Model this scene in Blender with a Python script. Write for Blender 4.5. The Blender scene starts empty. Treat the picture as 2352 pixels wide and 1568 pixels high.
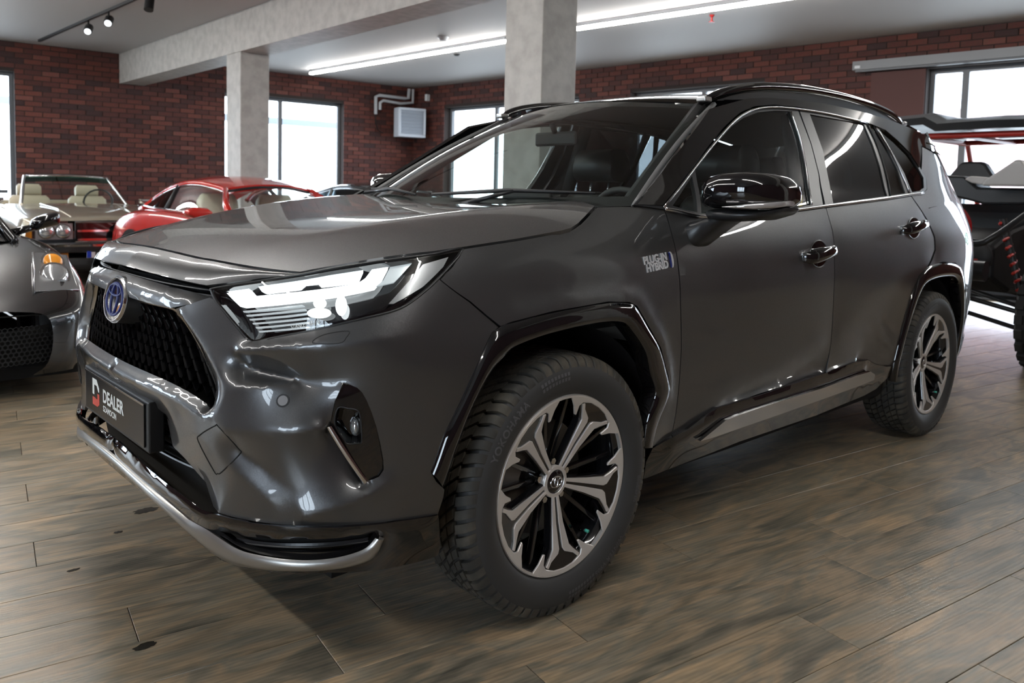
import bpy, bmesh, math, random
import numpy as np
from mathutils import Vector, Matrix, Euler
from mathutils.geometry import delaunay_2d_cdt
random.seed(7); np.random.seed(7)
scn=bpy.context.scene
C=scn.collection
PI=math.pi
# ---------------------------------------------------------------- camera
# world frame: x forward along the SUV (front axle at 0), y to the SUV's left, z up, metres
IW,IH=2352,1568
CAM=np.array([1.6028,2.3855,1.1768]); YAW,PITCH,ROLL=-2.31885,-0.07023,0.02419
FPX=1829.3; PPX=IW/2; PPY=IH/2-209.9
_d=np.array([math.cos(YAW)*math.cos(PITCH),math.sin(YAW)*math.cos(PITCH),math.sin(PITCH)])
_r=np.cross(_d,[0,0,1]); _r/=np.linalg.norm(_r); _u=np.cross(_r,_d)
CR=_r*math.cos(ROLL)+_u*math.sin(ROLL); CU=-_r*math.sin(ROLL)+_u*math.cos(ROLL); CD=_d
cam=bpy.data.cameras.new('camera'); cam_o=bpy.data.objects.new('camera',cam); C.objects.link(cam_o)
cam_o.matrix_world=Matrix(((CR[0],CU[0],-CD[0],CAM[0]),(CR[1],CU[1],-CD[1],CAM[1]),(CR[2],CU[2],-CD[2],CAM[2]),(0,0,0,1)))
cam.sensor_width=36; cam.lens=FPX*36/IW; cam.shift_x=0; cam.shift_y=-(IH/2-PPY)/IW
cam.clip_start=.05; cam.clip_end=200
cam.dof.use_dof=True; cam.dof.focus_distance=2.3; cam.dof.aperture_fstop=5.0
scn.camera=cam_o
# ---------------------------------------------------------------- sky and exposure
wd=bpy.data.worlds.new('sky'); scn.world=wd; wd.use_nodes=True
bg=wd.node_tree.nodes['Background']; bg.inputs[0].default_value=(.80,.90,1.0,1); bg.inputs[1].default_value=8.5
vs=scn.view_settings; vs.view_transform='Standard'; vs.look='None'; vs.gamma=1; vs.use_curve_mapping=False
vs.exposure=0.5
# ---------------------------------------------------------------- pixel helpers (a pixel is only a direction)
def ray(x,y):
    v=CD+(x-PPX)/FPX*CR-(y-PPY)/FPX*CU
    return v/np.linalg.norm(v)
def at_z(x,y,z): v=ray(x,y); return CAM+v*(z-CAM[2])/v[2]
def at_y(x,y,Y): v=ray(x,y); return CAM+v*(Y-CAM[1])/v[1]
def at_x(x,y,X): v=ray(x,y); return CAM+v*(X-CAM[0])/v[0]
def at_plane(x,y,p,n):
    v=ray(x,y); n=np.asarray(n,float); return CAM+v*(np.dot(np.asarray(p)-CAM,n)/np.dot(v,n))
def project(P):
    q=np.atleast_2d(P)-CAM; zc=q@CD
    return np.stack([PPX+FPX*(q@CR)/zc,PPY-FPX*(q@CU)/zc],1)
# ---------------------------------------------------------------- materials
MATS={}
def mat(name,col,rough=.5,metal=0.,coat=0.,coat_r=.03,spec=.5,trans=0.,ior=1.45,emit=None,estr=0.,alpha=1.,build=None):
    if name in MATS: return MATS[name]
    m=bpy.data.materials.new(name); m.use_nodes=True; nt=m.node_tree; b=nt.nodes['Principled BSDF']
    b.inputs['Base Color'].default_value=(*col,1); b.inputs['Roughness'].default_value=rough
    b.inputs['Metallic'].default_value=metal; b.inputs['IOR'].default_value=ior
    b.inputs['Specular IOR Level'].default_value=spec
    b.inputs['Coat Weight'].default_value=coat; b.inputs['Coat Roughness'].default_value=coat_r
    b.inputs['Transmission Weight'].default_value=trans; b.inputs['Alpha'].default_value=alpha
    if emit is not None:
        b.inputs['Emission Color'].default_value=(*emit,1); b.inputs['Emission Strength'].default_value=estr
    if build: build(nt,b)
    MATS[name]=m; return m
def nd(nt,t,**k):
    n=nt.nodes.new(t)
    for a,v in k.items():
        if hasattr(n,a): setattr(n,a,v)
        else: n.inputs[a].default_value=v
    return n
def lk(nt,a,b): nt.links.new(a,b)
def glassmat(name,tint,refl_r=.0,dens=1.0):
    """thin pane: tinted see-through plus a fresnel mirror coat"""
    if name in MATS: return MATS[name]
    m=bpy.data.materials.new(name); m.use_nodes=True; nt=m.node_tree; nt.nodes.clear()
    o=nd(nt,'ShaderNodeOutputMaterial'); t=nd(nt,'ShaderNodeBsdfTransparent'); t.inputs[0].default_value=(*tint,1)
    g=nd(nt,'ShaderNodeBsdfGlossy'); g.inputs['Roughness'].default_value=refl_r; g.inputs[0].default_value=(1,1,1,1)
    f=nd(nt,'ShaderNodeLayerWeight'); f.inputs[0].default_value=.5
    pw_=nd(nt,'ShaderNodeMath',operation='POWER'); pw_.inputs[1].default_value=5; lk(nt,f.outputs['Facing'],pw_.inputs[0])
    sc_=nd(nt,'ShaderNodeMath',operation='MULTIPLY_ADD'); sc_.inputs[1].default_value=.95; sc_.inputs[2].default_value=.05; lk(nt,pw_.outputs[0],sc_.inputs[0])
    mu=nd(nt,'ShaderNodeMath',operation='MULTIPLY'); mu.inputs[1].default_value=dens; mu.use_clamp=True
    lk(nt,sc_.outputs[0],mu.inputs[0])
    x=nd(nt,'ShaderNodeMixShader'); lk(nt,mu.outputs[0],x.inputs[0]); lk(nt,t.outputs[0],x.inputs[1]); lk(nt,g.outputs[0],x.inputs[2])
    lk(nt,x.outputs[0],o.inputs[0]); MATS[name]=m; return m
# ---------------------------------------------------------------- objects
def mesh_obj(name,V,F,m=None,parent=None,smooth=True,auto=None):
    me=bpy.data.meshes.new(name)
    me.from_pydata([tuple(map(float,v)) for v in V],[],[tuple(map(int,f)) for f in F]); me.update()
    if smooth: me.polygons.foreach_set('use_smooth',[True]*len(me.polygons))
    o=bpy.data.objects.new(name,me); C.objects.link(o)
    if m is not None: me.materials.append(m)
    if parent is not None: o.parent=parent
    if auto is not None: sharp(me,auto)
    return o
def sharp(me,deg):
    bm=bmesh.new(); bm.from_mesh(me); a=math.radians(deg)
    for e in bm.edges:
        if len(e.link_faces)==2 and e.calc_face_angle(0)>a: e.smooth=False
    bm.to_mesh(me); bm.free()
def empty(name,loc=(0,0,0),rz=0,parent=None):
    o=bpy.data.objects.new(name,None); C.objects.link(o); o.location=loc; o.rotation_euler=(0,0,rz); o.empty_display_size=.1
    if parent is not None: o.parent=parent
    return o
def tag(o,label=None,cat=None,group=None,kind=None):
    if label: o['label']=label
    if cat: o['category']=cat
    if group: o['group']=group
    if kind: o['kind']=kind
    return o
def copy_tree(o,parent=None):
    c=o.copy(); C.objects.link(c); c.parent=parent
    for ch in o.children: copy_tree(ch,c)
    return c
def solid(o,th,off=-1,rim=True):
    bm=bmesh.new(); bm.from_mesh(o.data)
    for e in bm.edges:
        if len(e.link_faces)<2: e.smooth=False
    bm.to_mesh(o.data); bm.free()
    md=o.modifiers.new('thick','SOLIDIFY'); md.thickness=th; md.offset=off; md.use_rim=rim; md.use_even_offset=False; return o
def subsurf(o,n=2):
    md=o.modifiers.new('sub','SUBSURF'); md.levels=n; md.render_levels=n; return o
def bevel(o,w,seg=2,ang=30):
    md=o.modifiers.new('bev','BEVEL'); md.width=w; md.segments=seg; md.limit_method='ANGLE'; md.angle_limit=math.radians(ang); md.harden_normals=False; return o
# mesh makers: return (V,F) lists
def box_vf(x0,x1,y0,y1,z0,z1):
    V=[(x,y,z) for z in (z0,z1) for y in (y0,y1) for x in (x0,x1)]
    F=[(0,2,3,1),(4,5,7,6),(0,1,5,4),(2,6,7,3),(0,4,6,2),(1,3,7,5)]
    return V,F
def join_vf(*parts):
    V=[];F=[]
    for v,f in parts:
        b=len(V); V+=list(map(tuple,v)); F+=[tuple(i+b for i in q) for q in f]
    return V,F
def box(name,x0,x1,y0,y1,z0,z1,m,parent=None,bev=0):
    o=mesh_obj(name,*box_vf(x0,x1,y0,y1,z0,z1),m,parent,smooth=False)
    if bev: bevel(o,bev)
    return o
def tube_vf(path,r,n=8,closed=False,caps=True,up=None):
    """round tube along a polyline; r number or list"""
    P=[Vector(p) for p in path]; N=len(P); R=[r]*N if not hasattr(r,'__len__') else list(r)
    V=[];F=[]
    prev=None
    for i,p in enumerate(P):
        a=P[(i-1)%N] if (closed or i>0) else p; b=P[(i+1)%N] if (closed or i<N-1) else p
        t=(b-a).normalized()
        if prev is None:
            ref=Vector((0,0,1)) if abs(t.z)<.9 else Vector((1,0,0))
            x=t.cross(ref).normalized()
        else:
            x=(prev-t*prev.dot(t)).normalized()
        prev=x; y=t.cross(x)
        for k in range(n):
            an=2*PI*k/n; q=p+(x*math.cos(an)+y*math.sin(an))*R[i]; V.append(tuple(q))
    M=N if closed else N-1
    for i in range(M):
        j=(i+1)%N
        for k in range(n):
            l=(k+1)%n; F.append((i*n+k,i*n+l,j*n+l,j*n+k))
    if caps and not closed:
        F.append(tuple(range(n))[::-1]); F.append(tuple((N-1)*n+k for k in range(n)))
    return V,F
def tube(name,path,r,m,parent=None,n=8,closed=False):
    return mesh_obj(name,*tube_vf(path,r,n,closed),m,parent,auto=50)
def lathe_vf(prof,n=48,axis='z',closed=False):
    """profile (radius, height) turned about an axis"""
    V=[];F=[];M=len(prof)
    for k in range(n):
        a=2*PI*k/n; c,s=math.cos(a),math.sin(a)
        for r,h in prof:
            V.append((r*c,r*s,h) if axis=='z' else ((r*c,h,r*s) if axis=='y' else (h,r*c,r*s)))
    for k in range(n):
        l=(k+1)%n
        for i in range(M if closed else M-1):
            j=(i+1)%M
            F.append((k*M+i,l*M+i,l*M+j,k*M+j))
    return V,F
def grid_vf(G):
    """G (n,m,3) -> quads"""
    G=np.asarray(G,float); n,m=G.shape[:2]; V=G.reshape(-1,3)
    F=[(i*m+j,(i+1)*m+j,(i+1)*m+j+1,i*m+j+1) for i in range(n-1) for j in range(m-1)]
    return V,F
def prism_vf(poly,h,frame=None):
    """extrude a 2d polygon by h (0..h along normal). frame=(origin,ex,ey,en)"""
    n=len(poly); o,ex,ey,en=frame if frame else ((0,0,0),(1,0,0),(0,1,0),(0,0,1))
    o,ex,ey,en=[np.asarray(v,float) for v in (o,ex,ey,en)]
    V=[o+ex*x+ey*y for x,y in poly]+[o+ex*x+ey*y+en*h for x,y in poly]
    F=[tuple(range(n))[::-1],tuple(range(n,2*n))]+[(i,(i+1)%n,(i+1)%n+n,i+n) for i in range(n)]
    return V,F
def text_vf(s,size,extrude=0.,bold=0.,align='CENTER',spacing=1.,shear=0.):
    """built-in font to triangles in the xy plane"""
    cu=bpy.data.curves.new('t','FONT'); cu.body=s; cu.size=size; cu.extrude=extrude; cu.offset=bold; cu.align_x=align; cu.align_y='CENTER'; cu.space_character=spacing; cu.shear=shear; cu.resolution_u=4
    o=bpy.data.objects.new('t',cu); C.objects.link(o); bpy.context.view_layer.update()
    dg=bpy.context.evaluated_depsgraph_get(); me=o.evaluated_get(dg).to_mesh()
    V=[tuple(v.co) for v in me.vertices]; F=[tuple(p.vertices) for p in me.polygons]
    o.evaluated_get(dg).to_mesh_clear(); bpy.data.objects.remove(o); bpy.data.curves.remove(cu)
    return V,F
def xform(vf,fn):
    return [fn(v) for v in vf[0]],vf[1]
def mirror_y(vf):
    return [(v[0],-v[1],v[2]) for v in vf[0]],[tuple(f)[::-1] for f in vf[1]]
def fixn(vf):
    V,F=vf; me=bpy.data.meshes.new('t'); me.from_pydata(V,[],F); bm=bmesh.new(); bm.from_mesh(me); bmesh.ops.recalc_face_normals(bm,faces=bm.faces); bm.to_mesh(me); bm.free()
    r=([tuple(v.co) for v in me.vertices],[tuple(p.vertices) for p in me.polygons]); bpy.data.meshes.remove(me); return r
# ---------------------------------------------------------------- trimmed patches
def resample(P,h,closed=True):
    P=[np.asarray(p,float) for p in P]; out=[]
    n=len(P); last=n if closed else n-1
    for i in range(last):
        a,b=P[i],P[(i+1)%n]; k=max(1,int(math.ceil(np.linalg.norm(b[:2]-a[:2])/h)))
        for j in range(k): out.append(a+(b-a)*j/k)
    if not closed: out.append(P[-1])
    return np.array(out)
def smooth_line(P,n=6,closed=False):
    """Catmull-Rom through the points"""
    P=np.asarray(P,float); N=len(P); out=[]
    M=N if closed else N-1
    for i in range(M):
        p0=P[(i-1)%N] if (closed or i>0) else 2*P[0]-P[1]
        p1=P[i]; p2=P[(i+1)%N]; p3=P[(i+2)%N] if (closed or i+2<N) else 2*P[-1]-P[-2]
        for k in range(n):
            t=k/n; out.append(.5*((2*p1)+(-p0+p2)*t+(2*p0-5*p1+4*p2-p3)*t*t+(-p0+3*p1-3*p2+p3)*t**3))
    if not closed: out.append(P[-1])
    return np.array(out)
def inset(P,d):
    """move a closed 2d polygon inward by d (keeps extra columns)"""
    P=np.asarray(P,float); q=P[:,:2]; n=len(q)
    ar=.5*np.sum(q[:,0]*np.roll(q[:,1],-1)-np.roll(q[:,0],-1)*q[:,1]); sg=1 if ar>0 else -1
    out=P.copy()
    for i in range(n):
        a=q[i]-q[i-1]; b=q[(i+1)%n]-q[i]; la,lb=np.linalg.norm(a),np.linalg.norm(b)
        if la<1e-9 or lb<1e-9: continue
        na=np.array([-a[1],a[0]])/la*sg; nb=np.array([-b[1],b[0]])/lb*sg
        m=na+nb; l=np.dot(m,m)
        if l<.3: m=na; k=1
        else: k=2/l
        out[i,:2]=q[i]+m*k*d
    return out
def inpoly(pts,poly):
    x,y=pts[:,0],pts[:,1]; c=np.zeros(len(pts),bool); n=len(poly); j=n-1
    for i in range(n):
        xi,yi=poly[i][:2]; xj,yj=poly[j][:2]
        if yi!=yj:
            k=((yi>y)!=(yj>y))&(x<(xj-xi)*(y-yi)/(yj-yi)+xi); c^=k
        j=i
    return c
def dist_poly(pts,segs):
    d=np.full(len(pts),1e9)
    for a,b in segs:
        ab=b-a; l=np.dot(ab,ab)+1e-18; t=np.clip(((pts-a)@ab)/l,0,1)[:,None]
        d=np.minimum(d,np.hypot(*(pts-(a+t*ab)).T))
    return d
def cdt_fill(outline,h,feats=(),holes=()):
    """triangulate a 2d region. outline/holes: closed (n,k); feats: open (n,k). Column 2 = offset d (nan = free).
    returns uv (n,2), tris, dfix (n,) nan where free"""
    pts=[];dv=[];edges=[];segs=[]
    def add(P,closed):
        P=resample(P,h,closed); b=len(pts); n=len(P)
        for p in P: pts.append(p[:2]); dv.append(p[2] if P.shape[1]>2 else np.nan)
        for i in range(n if closed else n-1):
            edges.append((b+i,b+(i+1)%n)); segs.append((P[i][:2],P[(i+1)%n][:2]))
        return P
    O=add(np.asarray(outline,float),True)
    HO=[add(np.asarray(q,float),True) for q in holes]
    for q in feats: add(np.asarray(q,float),False)
    lo,hi=O[:,:2].min(0),O[:,:2].max(0)
    gx=np.arange(lo[0]+h/2,hi[0],h); gy=np.arange(lo[1]+h/2,hi[1],h*.866)
    X,Y=np.meshgrid(gx,gy); X=X+(np.arange(len(gy))%2)[:,None]*h/2
    g=np.stack([X.ravel(),Y.ravel()],1)
    k=inpoly(g,O)
    for q in HO: k&=~inpoly(g,q)
    g=g[k]
    if len(g): g=g[dist_poly(g,segs)>h*.55]
    allp=np.array(pts+[tuple(q) for q in g]) if len(g) else np.array(pts)
    sc=1.0
    r=delaunay_2d_cdt([Vector((float(a),float(b))) for a,b in allp],edges,[],0,1e-7)
    uv=np.array([(v.x,v.y) for v in r[0]]); tri=[tuple(f) for f in r[2]]
    d=np.full(len(uv),np.nan); src=r[3]
    for i,sl in enumerate(src):
        for q in sl:
            if q<len(dv) and not np.isnan(dv[q]): d[i]=dv[q]
    cen=np.array([uv[list(t)].mean(0) for t in tri])
    keep=inpoly(cen,O)
    for q in HO: keep&=~inpoly(cen,q)
    tri=[t for t,kk in zip(tri,keep) if kk]
    used=sorted({i for t in tri for i in t}); mp={a:b for b,a in enumerate(used)}
    uv=uv[used]; d=d[used]; T=[]
    for t in tri:
        a,b,c=[mp[i] for i in t]
        ar=(uv[b]-uv[a])[0]*(uv[c]-uv[a])[1]-(uv[b]-uv[a])[1]*(uv[c]-uv[a])[0]
        if abs(ar)<1e-12: continue
        T.append((a,b,c) if ar>0 else (a,c,b))
    return uv,T,d
def harmonic(nv,T,d,smooth=2,iters=260):
    """fill free offsets so that the offset is as taut as a membrane between the fixed lines"""
    free=np.isnan(d)
    if not free.any(): x=d.copy()
    elif free.all(): return np.zeros(nv)
    else:
        t=np.array(T); E=np.vstack([t[:,[0,1]],t[:,[1,2]],t[:,[2,0]]]); E=np.unique(np.sort(E,1),axis=0)
        I=np.concatenate([E[:,0],E[:,1]]); J=np.concatenate([E[:,1],E[:,0]])
        deg=np.bincount(I,minlength=nv).astype(float)
        def L(v): return deg*v-np.bincount(I,weights=v[J],minlength=nv)
        x=np.where(free,np.nanmean(d),d); r=np.where(free,-L(x),0); p=r.copy(); rs=r@r
        for _ in range(iters):
            if rs<1e-16: break
            Ap=np.where(free,L(p),0); a=rs/(p@Ap); x=x+a*p; r=r-a*Ap; rn=r@r; p=r+(rn/rs)*p; rs=rn
    t=np.array(T); E=np.vstack([t[:,[0,1]],t[:,[1,2]],t[:,[2,0]]]); E=np.unique(np.sort(E,1),axis=0)
    I=np.concatenate([E[:,0],E[:,1]]); J=np.concatenate([E[:,1],E[:,0]]); deg=np.bincount(I,minlength=nv).astype(float); deg[deg==0]=1
    for _ in range(smooth): x=.5*x+.5*np.bincount(I,weights=x[J],minlength=nv)/deg
    return x
class Surf:
    """parametric surface P(u,v); px() finds the parameters that a pixel's direction meets (optionally d above it)"""
    def __init__(s,fn,u0,u1,v0,v1,n=240,m=140,flip=1):
        s.fn=fn; s.b=(u0,u1,v0,v1); s.flip=flip
        U,V=np.meshgrid(np.linspace(u0,u1,n),np.linspace(v0,v1,m),indexing='ij'); s.gu,s.gv=U.ravel(),V.ravel()
        G=fn(s.gu,s.gv); N=s.N(s.gu,s.gv); s.gp=project(G); s.vis=((CAM-G)*N).sum(1)>0
    def N(s,u,v,e=1.5e-3):
        u=np.atleast_1d(np.asarray(u,float)); v=np.atleast_1d(np.asarray(v,float)); u0,u1,v0,v1=s.b
        a=s.fn(np.minimum(u+e,u1),v)-s.fn(np.maximum(u-e,u0),v); b=s.fn(u,np.minimum(v+e,v1))-s.fn(u,np.maximum(v-e,v0))
        n=np.cross(a,b)*s.flip; return n/(np.linalg.norm(n,axis=1)[:,None]+1e-12)
    def off(s,u,v,d): return s.fn(u,v)+s.N(u,v)*np.asarray(d,float).reshape(-1,1)
    def px(s,pts,d=0.):
        pts=np.asarray(pts,float); q=pts[:,:2]; dd=np.full(len(q),float(d)) if np.ndim(d)==0 else np.asarray(d,float)
        u=np.zeros(len(q)); v=np.zeros(len(q))
        for i in range(len(q)):
            k=np.argmin(((s.gp-q[i])**2).sum(1)+np.where(s.vis,0,1e7)); u[i],v[i]=s.gu[k],s.gv[k]
        u0,u1,v0,v1=s.b; e=1e-4
        for _ in range(12):
            f=project(s.off(u,v,dd))-q
            fu=(project(s.off(u+e,v,dd))-q-f)/e; fv=(project(s.off(u,v+e,dd))-q-f)/e
            det=fu[:,0]*fv[:,1]-fu[:,1]*fv[:,0]; det=np.where(np.abs(det)<1e-3,1e9,det)
            du=-(f[:,0]*fv[:,1]-f[:,1]*fv[:,0])/det; dv=-(fu[:,0]*f[:,1]-fu[:,1]*f[:,0])/det
            st=np.clip(1/np.maximum(1e-9,np.hypot(du,dv)/.05),0,1)
            u=np.clip(u+du*st,u0,u1); v=np.clip(v+dv*st,v0,v1)
        return np.stack([u,v,dd],1)
def patch(surf,outline,h,feats=(),holes=(),smooth=2,base=0.):
    """mesh (V,F) of a trimmed region on a surface; rows of outline/feats are (u,v[,d])"""
    uv,T,d=cdt_fill(outline,h,feats,holes)
    x=harmonic(len(uv),T,d,smooth)+base
    V=surf.off(uv[:,0],uv[:,1],x)
    if surf.flip<0: T=[t[::-1] for t in T]
    return V,T
def glass_both(name,surf,outline,h,m,parent):
    """pane at constant offset with exact surface normals"""
    uv,T,d=cdt_fill(outline,h); dd=float(np.nanmean(d)); V=surf.off(uv[:,0],uv[:,1],np.full(len(uv),dd)); N=surf.N(uv[:,0],uv[:,1])
    for sg in (1,-1):
        vv=V*np.array([1,sg,1]); nn=N*np.array([1,sg,1]); o=mesh_obj(name,vv,T if sg>0 else [t[::-1] for t in T],m,parent)
        o.data.normals_split_custom_set_from_vertices([tuple(n) for n in nn])
def panel_mesh(o,th,ns=2,keep=35):
    """turn the open mesh of o into a sheet panel: folded edge of depth th, faired shading normals"""
    me=o.data; V=np.array([v.co[:] for v in me.vertices]); F=[tuple(p.vertices) for p in me.polygons]; nv=len(V)
    N=np.zeros((nv,3)); ec={}
    for f in F:
        p=V[list(f)]; n=np.cross(p[1]-p[0],p[2]-p[0])
        if len(f)==4: n=n+np.cross(p[2]-p[0],p[3]-p[0])
        for i in f: N[i]+=n
        for i in range(len(f)):
            e=(f[i],f[(i+1)%len(f)]); ec.setdefault((min(e),max(e)),[]).append(e)
    N/=np.linalg.norm(N,axis=1)[:,None]+1e-12
    E=np.array(list(ec)); I=np.concatenate([E[:,0],E[:,1]]); J=np.concatenate([E[:,1],E[:,0]])
    for _ in range(ns):
        S=np.stack([np.bincount(I,weights=N[J,k],minlength=nv) for k in range(3)],1); S/=np.linalg.norm(S,axis=1)[:,None]+1e-12
        N=N+S; N/=np.linalg.norm(N,axis=1)[:,None]+1e-12
    bd=[v[0] for v in ec.values() if len(v)==1]; idx={}
    NV=list(map(tuple,V)); loops=[tuple(N[i]) for f in F for i in f]; FF=list(F)
    if th:
        for a_,b_ in bd:
            for q in (a_,b_):
                if q not in idx: idx[q]=len(NV); NV.append(tuple(V[q]-N[q]*th))
        for a_,b_ in bd:
            f=(b_,a_,idx[a_],idx[b_]); p=[np.array(NV[i]) for i in f]; n=np.cross(p[1]-p[0],p[3]-p[0]); n/=np.linalg.norm(n)+1e-12
            FF.append(f); loops+=[tuple(n)]*4
    m2=bpy.data.meshes.new(me.name); m2.from_pydata(NV,[],FF); m2.update(); m2.polygons.foreach_set('use_smooth',[True]*len(FF))
    for q in me.materials: m2.materials.append(q)
    m2.normals_split_custom_set(loops); old=o.data; o.data=m2; nm=old.name; bpy.data.meshes.remove(old); return o
def both(name,vf,m,parent,th=.008,sub=None,weld=False,auto=None,ns=2):
    """near-side mesh and its mirror twin (two objects), or one welded mesh"""
    mv=mirror_y(vf)
    if weld:
        V,F=join_vf(vf,mv); o=mesh_obj(name,V,F,m,parent)
        bm=bmesh.new(); bm.from_mesh(o.data); bmesh.ops.remove_doubles(bm,verts=bm.verts,dist=2e-4); bm.to_mesh(o.data); bm.free()
        o.data.polygons.foreach_set('use_smooth',[True]*len(o.data.polygons))
        if auto: sharp(o.data,auto)
        if th: panel_mesh(o,th,ns)
        return o
    a=mesh_obj(name,*vf,m,parent); b=mesh_obj(name,*mv,m,parent)
    for o in (a,b):
        if auto: sharp(o.data,auto)
        if th: panel_mesh(o,th,ns)
    return a,b
# ================================================================ the showroom
HC=3.40                                                     # ceiling height
LA=np.array([6.25,-13.12,0]); LB=np.array([-8.62,-11.84,0])  # foot of the left brick wall (runs away from the camera)
RA=LB; RB=np.array([-9.95,5.45,0])                           # foot of the right brick wall
def unit(v): v=np.asarray(v,float); return v/np.linalg.norm(v)
UL=unit(LB-LA); NL=np.array([UL[1],-UL[0],0]);  NL=NL if np.dot(NL,CAM-LA)>0 else -NL
UR=unit(RB-RA); NR=np.array([UR[1],-UR[0],0]);  NR=NR if np.dot(NR,CAM-RA)>0 else -NR
# ---- materials
def _brick(nt,b):
    g=nd(nt,'ShaderNodeNewGeometry'); oi=nd(nt,'ShaderNodeObjectInfo')
    a=nd(nt,'ShaderNodeMath',operation='ADD'); lk(nt,g.outputs['Random Per Island'],a.inputs[0]); lk(nt,oi.outputs['Random'],a.inputs[1])
    f=nd(nt,'ShaderNodeMath',operation='FRACT'); lk(nt,a.outputs[0],f.inputs[0])
    r=nd(nt,'ShaderNodeValToRGB'); e=r.color_ramp; e.interpolation='CONSTANT'
    cols=[(0,(.060,.017,.013)),(.2,(.085,.022,.015)),(.42,(.050,.016,.013)),(.55,(.100,.027,.018)),(.72,(.070,.019,.014)),(.86,(.034,.013,.012)),(.94,(.115,.036,.026))]
    while len(e.elements)<len(cols): e.elements.new(.5)
    for q,(p,c) in zip(e.elements,cols): q.position=p; q.color=(*c,1)
    lk(nt,f.outputs[0],r.inputs[0])
    tc=nd(nt,'ShaderNodeTexCoord'); n=nd(nt,'ShaderNodeTexNoise'); n.inputs['Scale'].default_value=30; n.inputs['Detail'].default_value=4
    lk(nt,tc.outputs['Object'],n.inputs['Vector'])
    mx=nd(nt,'ShaderNodeMix',data_type='RGBA',blend_type='MULTIPLY'); mx.inputs[0].default_value=.6
    lk(nt,r.outputs[0],mx.inputs[6]); lk(nt,n.outputs['Color'],mx.inputs[7])
    gm=nd(nt,'ShaderNodeMix',data_type='RGBA',blend_type='ADD'); gm.inputs[0].default_value=.35; lk(nt,mx.outputs[2],gm.inputs[6]); lk(nt,r.outputs[0],gm.inputs[7])
    lk(nt,gm.outputs[2],b.inputs['Base Color'])
    bp=nd(nt,'ShaderNodeBump'); bp.inputs['Strength'].default_value=.5; bp.inputs['Distance'].default_value=.004; lk(nt,n.outputs[0],bp.inputs['Height']); lk(nt,bp.outputs[0],b.inputs['Normal'])
M_brick=mat('red_brick',(.3,.08,.05),.75,build=_brick)
M_mortar=mat('dark_mortar',(.030,.022,.020),.95)
def _plaster(nt,b,c0,c1,sc):
    tc=nd(nt,'ShaderNodeTexCoord'); n=nd(nt,'ShaderNodeTexNoise'); n.inputs['Scale'].default_value=sc; n.inputs['Detail'].default_value=6
    lk(nt,tc.outputs['Object'],n.inputs['Vector'])
    r=nd(nt,'ShaderNodeValToRGB'); r.color_ramp.elements[0].position=.35; r.color_ramp.elements[1].position=.62
    r.color_ramp.elements[0].color=(*c0,1); r.color_ramp.elements[1].color=(*c1,1); lk(nt,n.outputs[0],r.inputs[0]); lk(nt,r.outputs[0],b.inputs['Base Color'])
    v=nd(nt,'ShaderNodeTexNoise'); v.inputs['Scale'].default_value=sc*5; v.inputs['Detail'].default_value=3; lk(nt,tc.outputs['Object'],v.inputs['Vector'])
    bp=nd(nt,'ShaderNodeBump'); bp.inputs['Strength'].default_value=.25; bp.inputs['Distance'].default_value=.004; lk(nt,v.outputs[0],bp.inputs['Height']); lk(nt,bp.outputs[0],b.inputs['Normal'])
M_conc=mat('concrete_plaster',(.5,.48,.44),.55,build=lambda nt,b:_plaster(nt,b,(.34,.32,.295),(.42,.40,.37),9))
M_ceil=mat('white_ceiling_paint',(.40,.385,.38),.6)
M_plainwall=mat('dark_red_wall_paint',(.075,.028,.024),.7)
M_frame=mat('grey_window_frame',(.11,.115,.125),.4)
M_pane=glassmat('window_pane_glass',(.93,.97,1.0),dens=.8)
M_led=mat('led_strip_light',(1,1,1),.5,emit=(1.0,.98,.94),estr=44)
M_black=mat('matt_black_metal',(.012,.012,.013),.45)
M_blackg=mat('gloss_black',(.005,.005,.006),.06,coat=.6)
M_alu=mat('brushed_aluminium',(.42,.44,.47),.35,.9)
M_whitepl=mat('white_plastic',(.62,.64,.66),.45)
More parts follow.
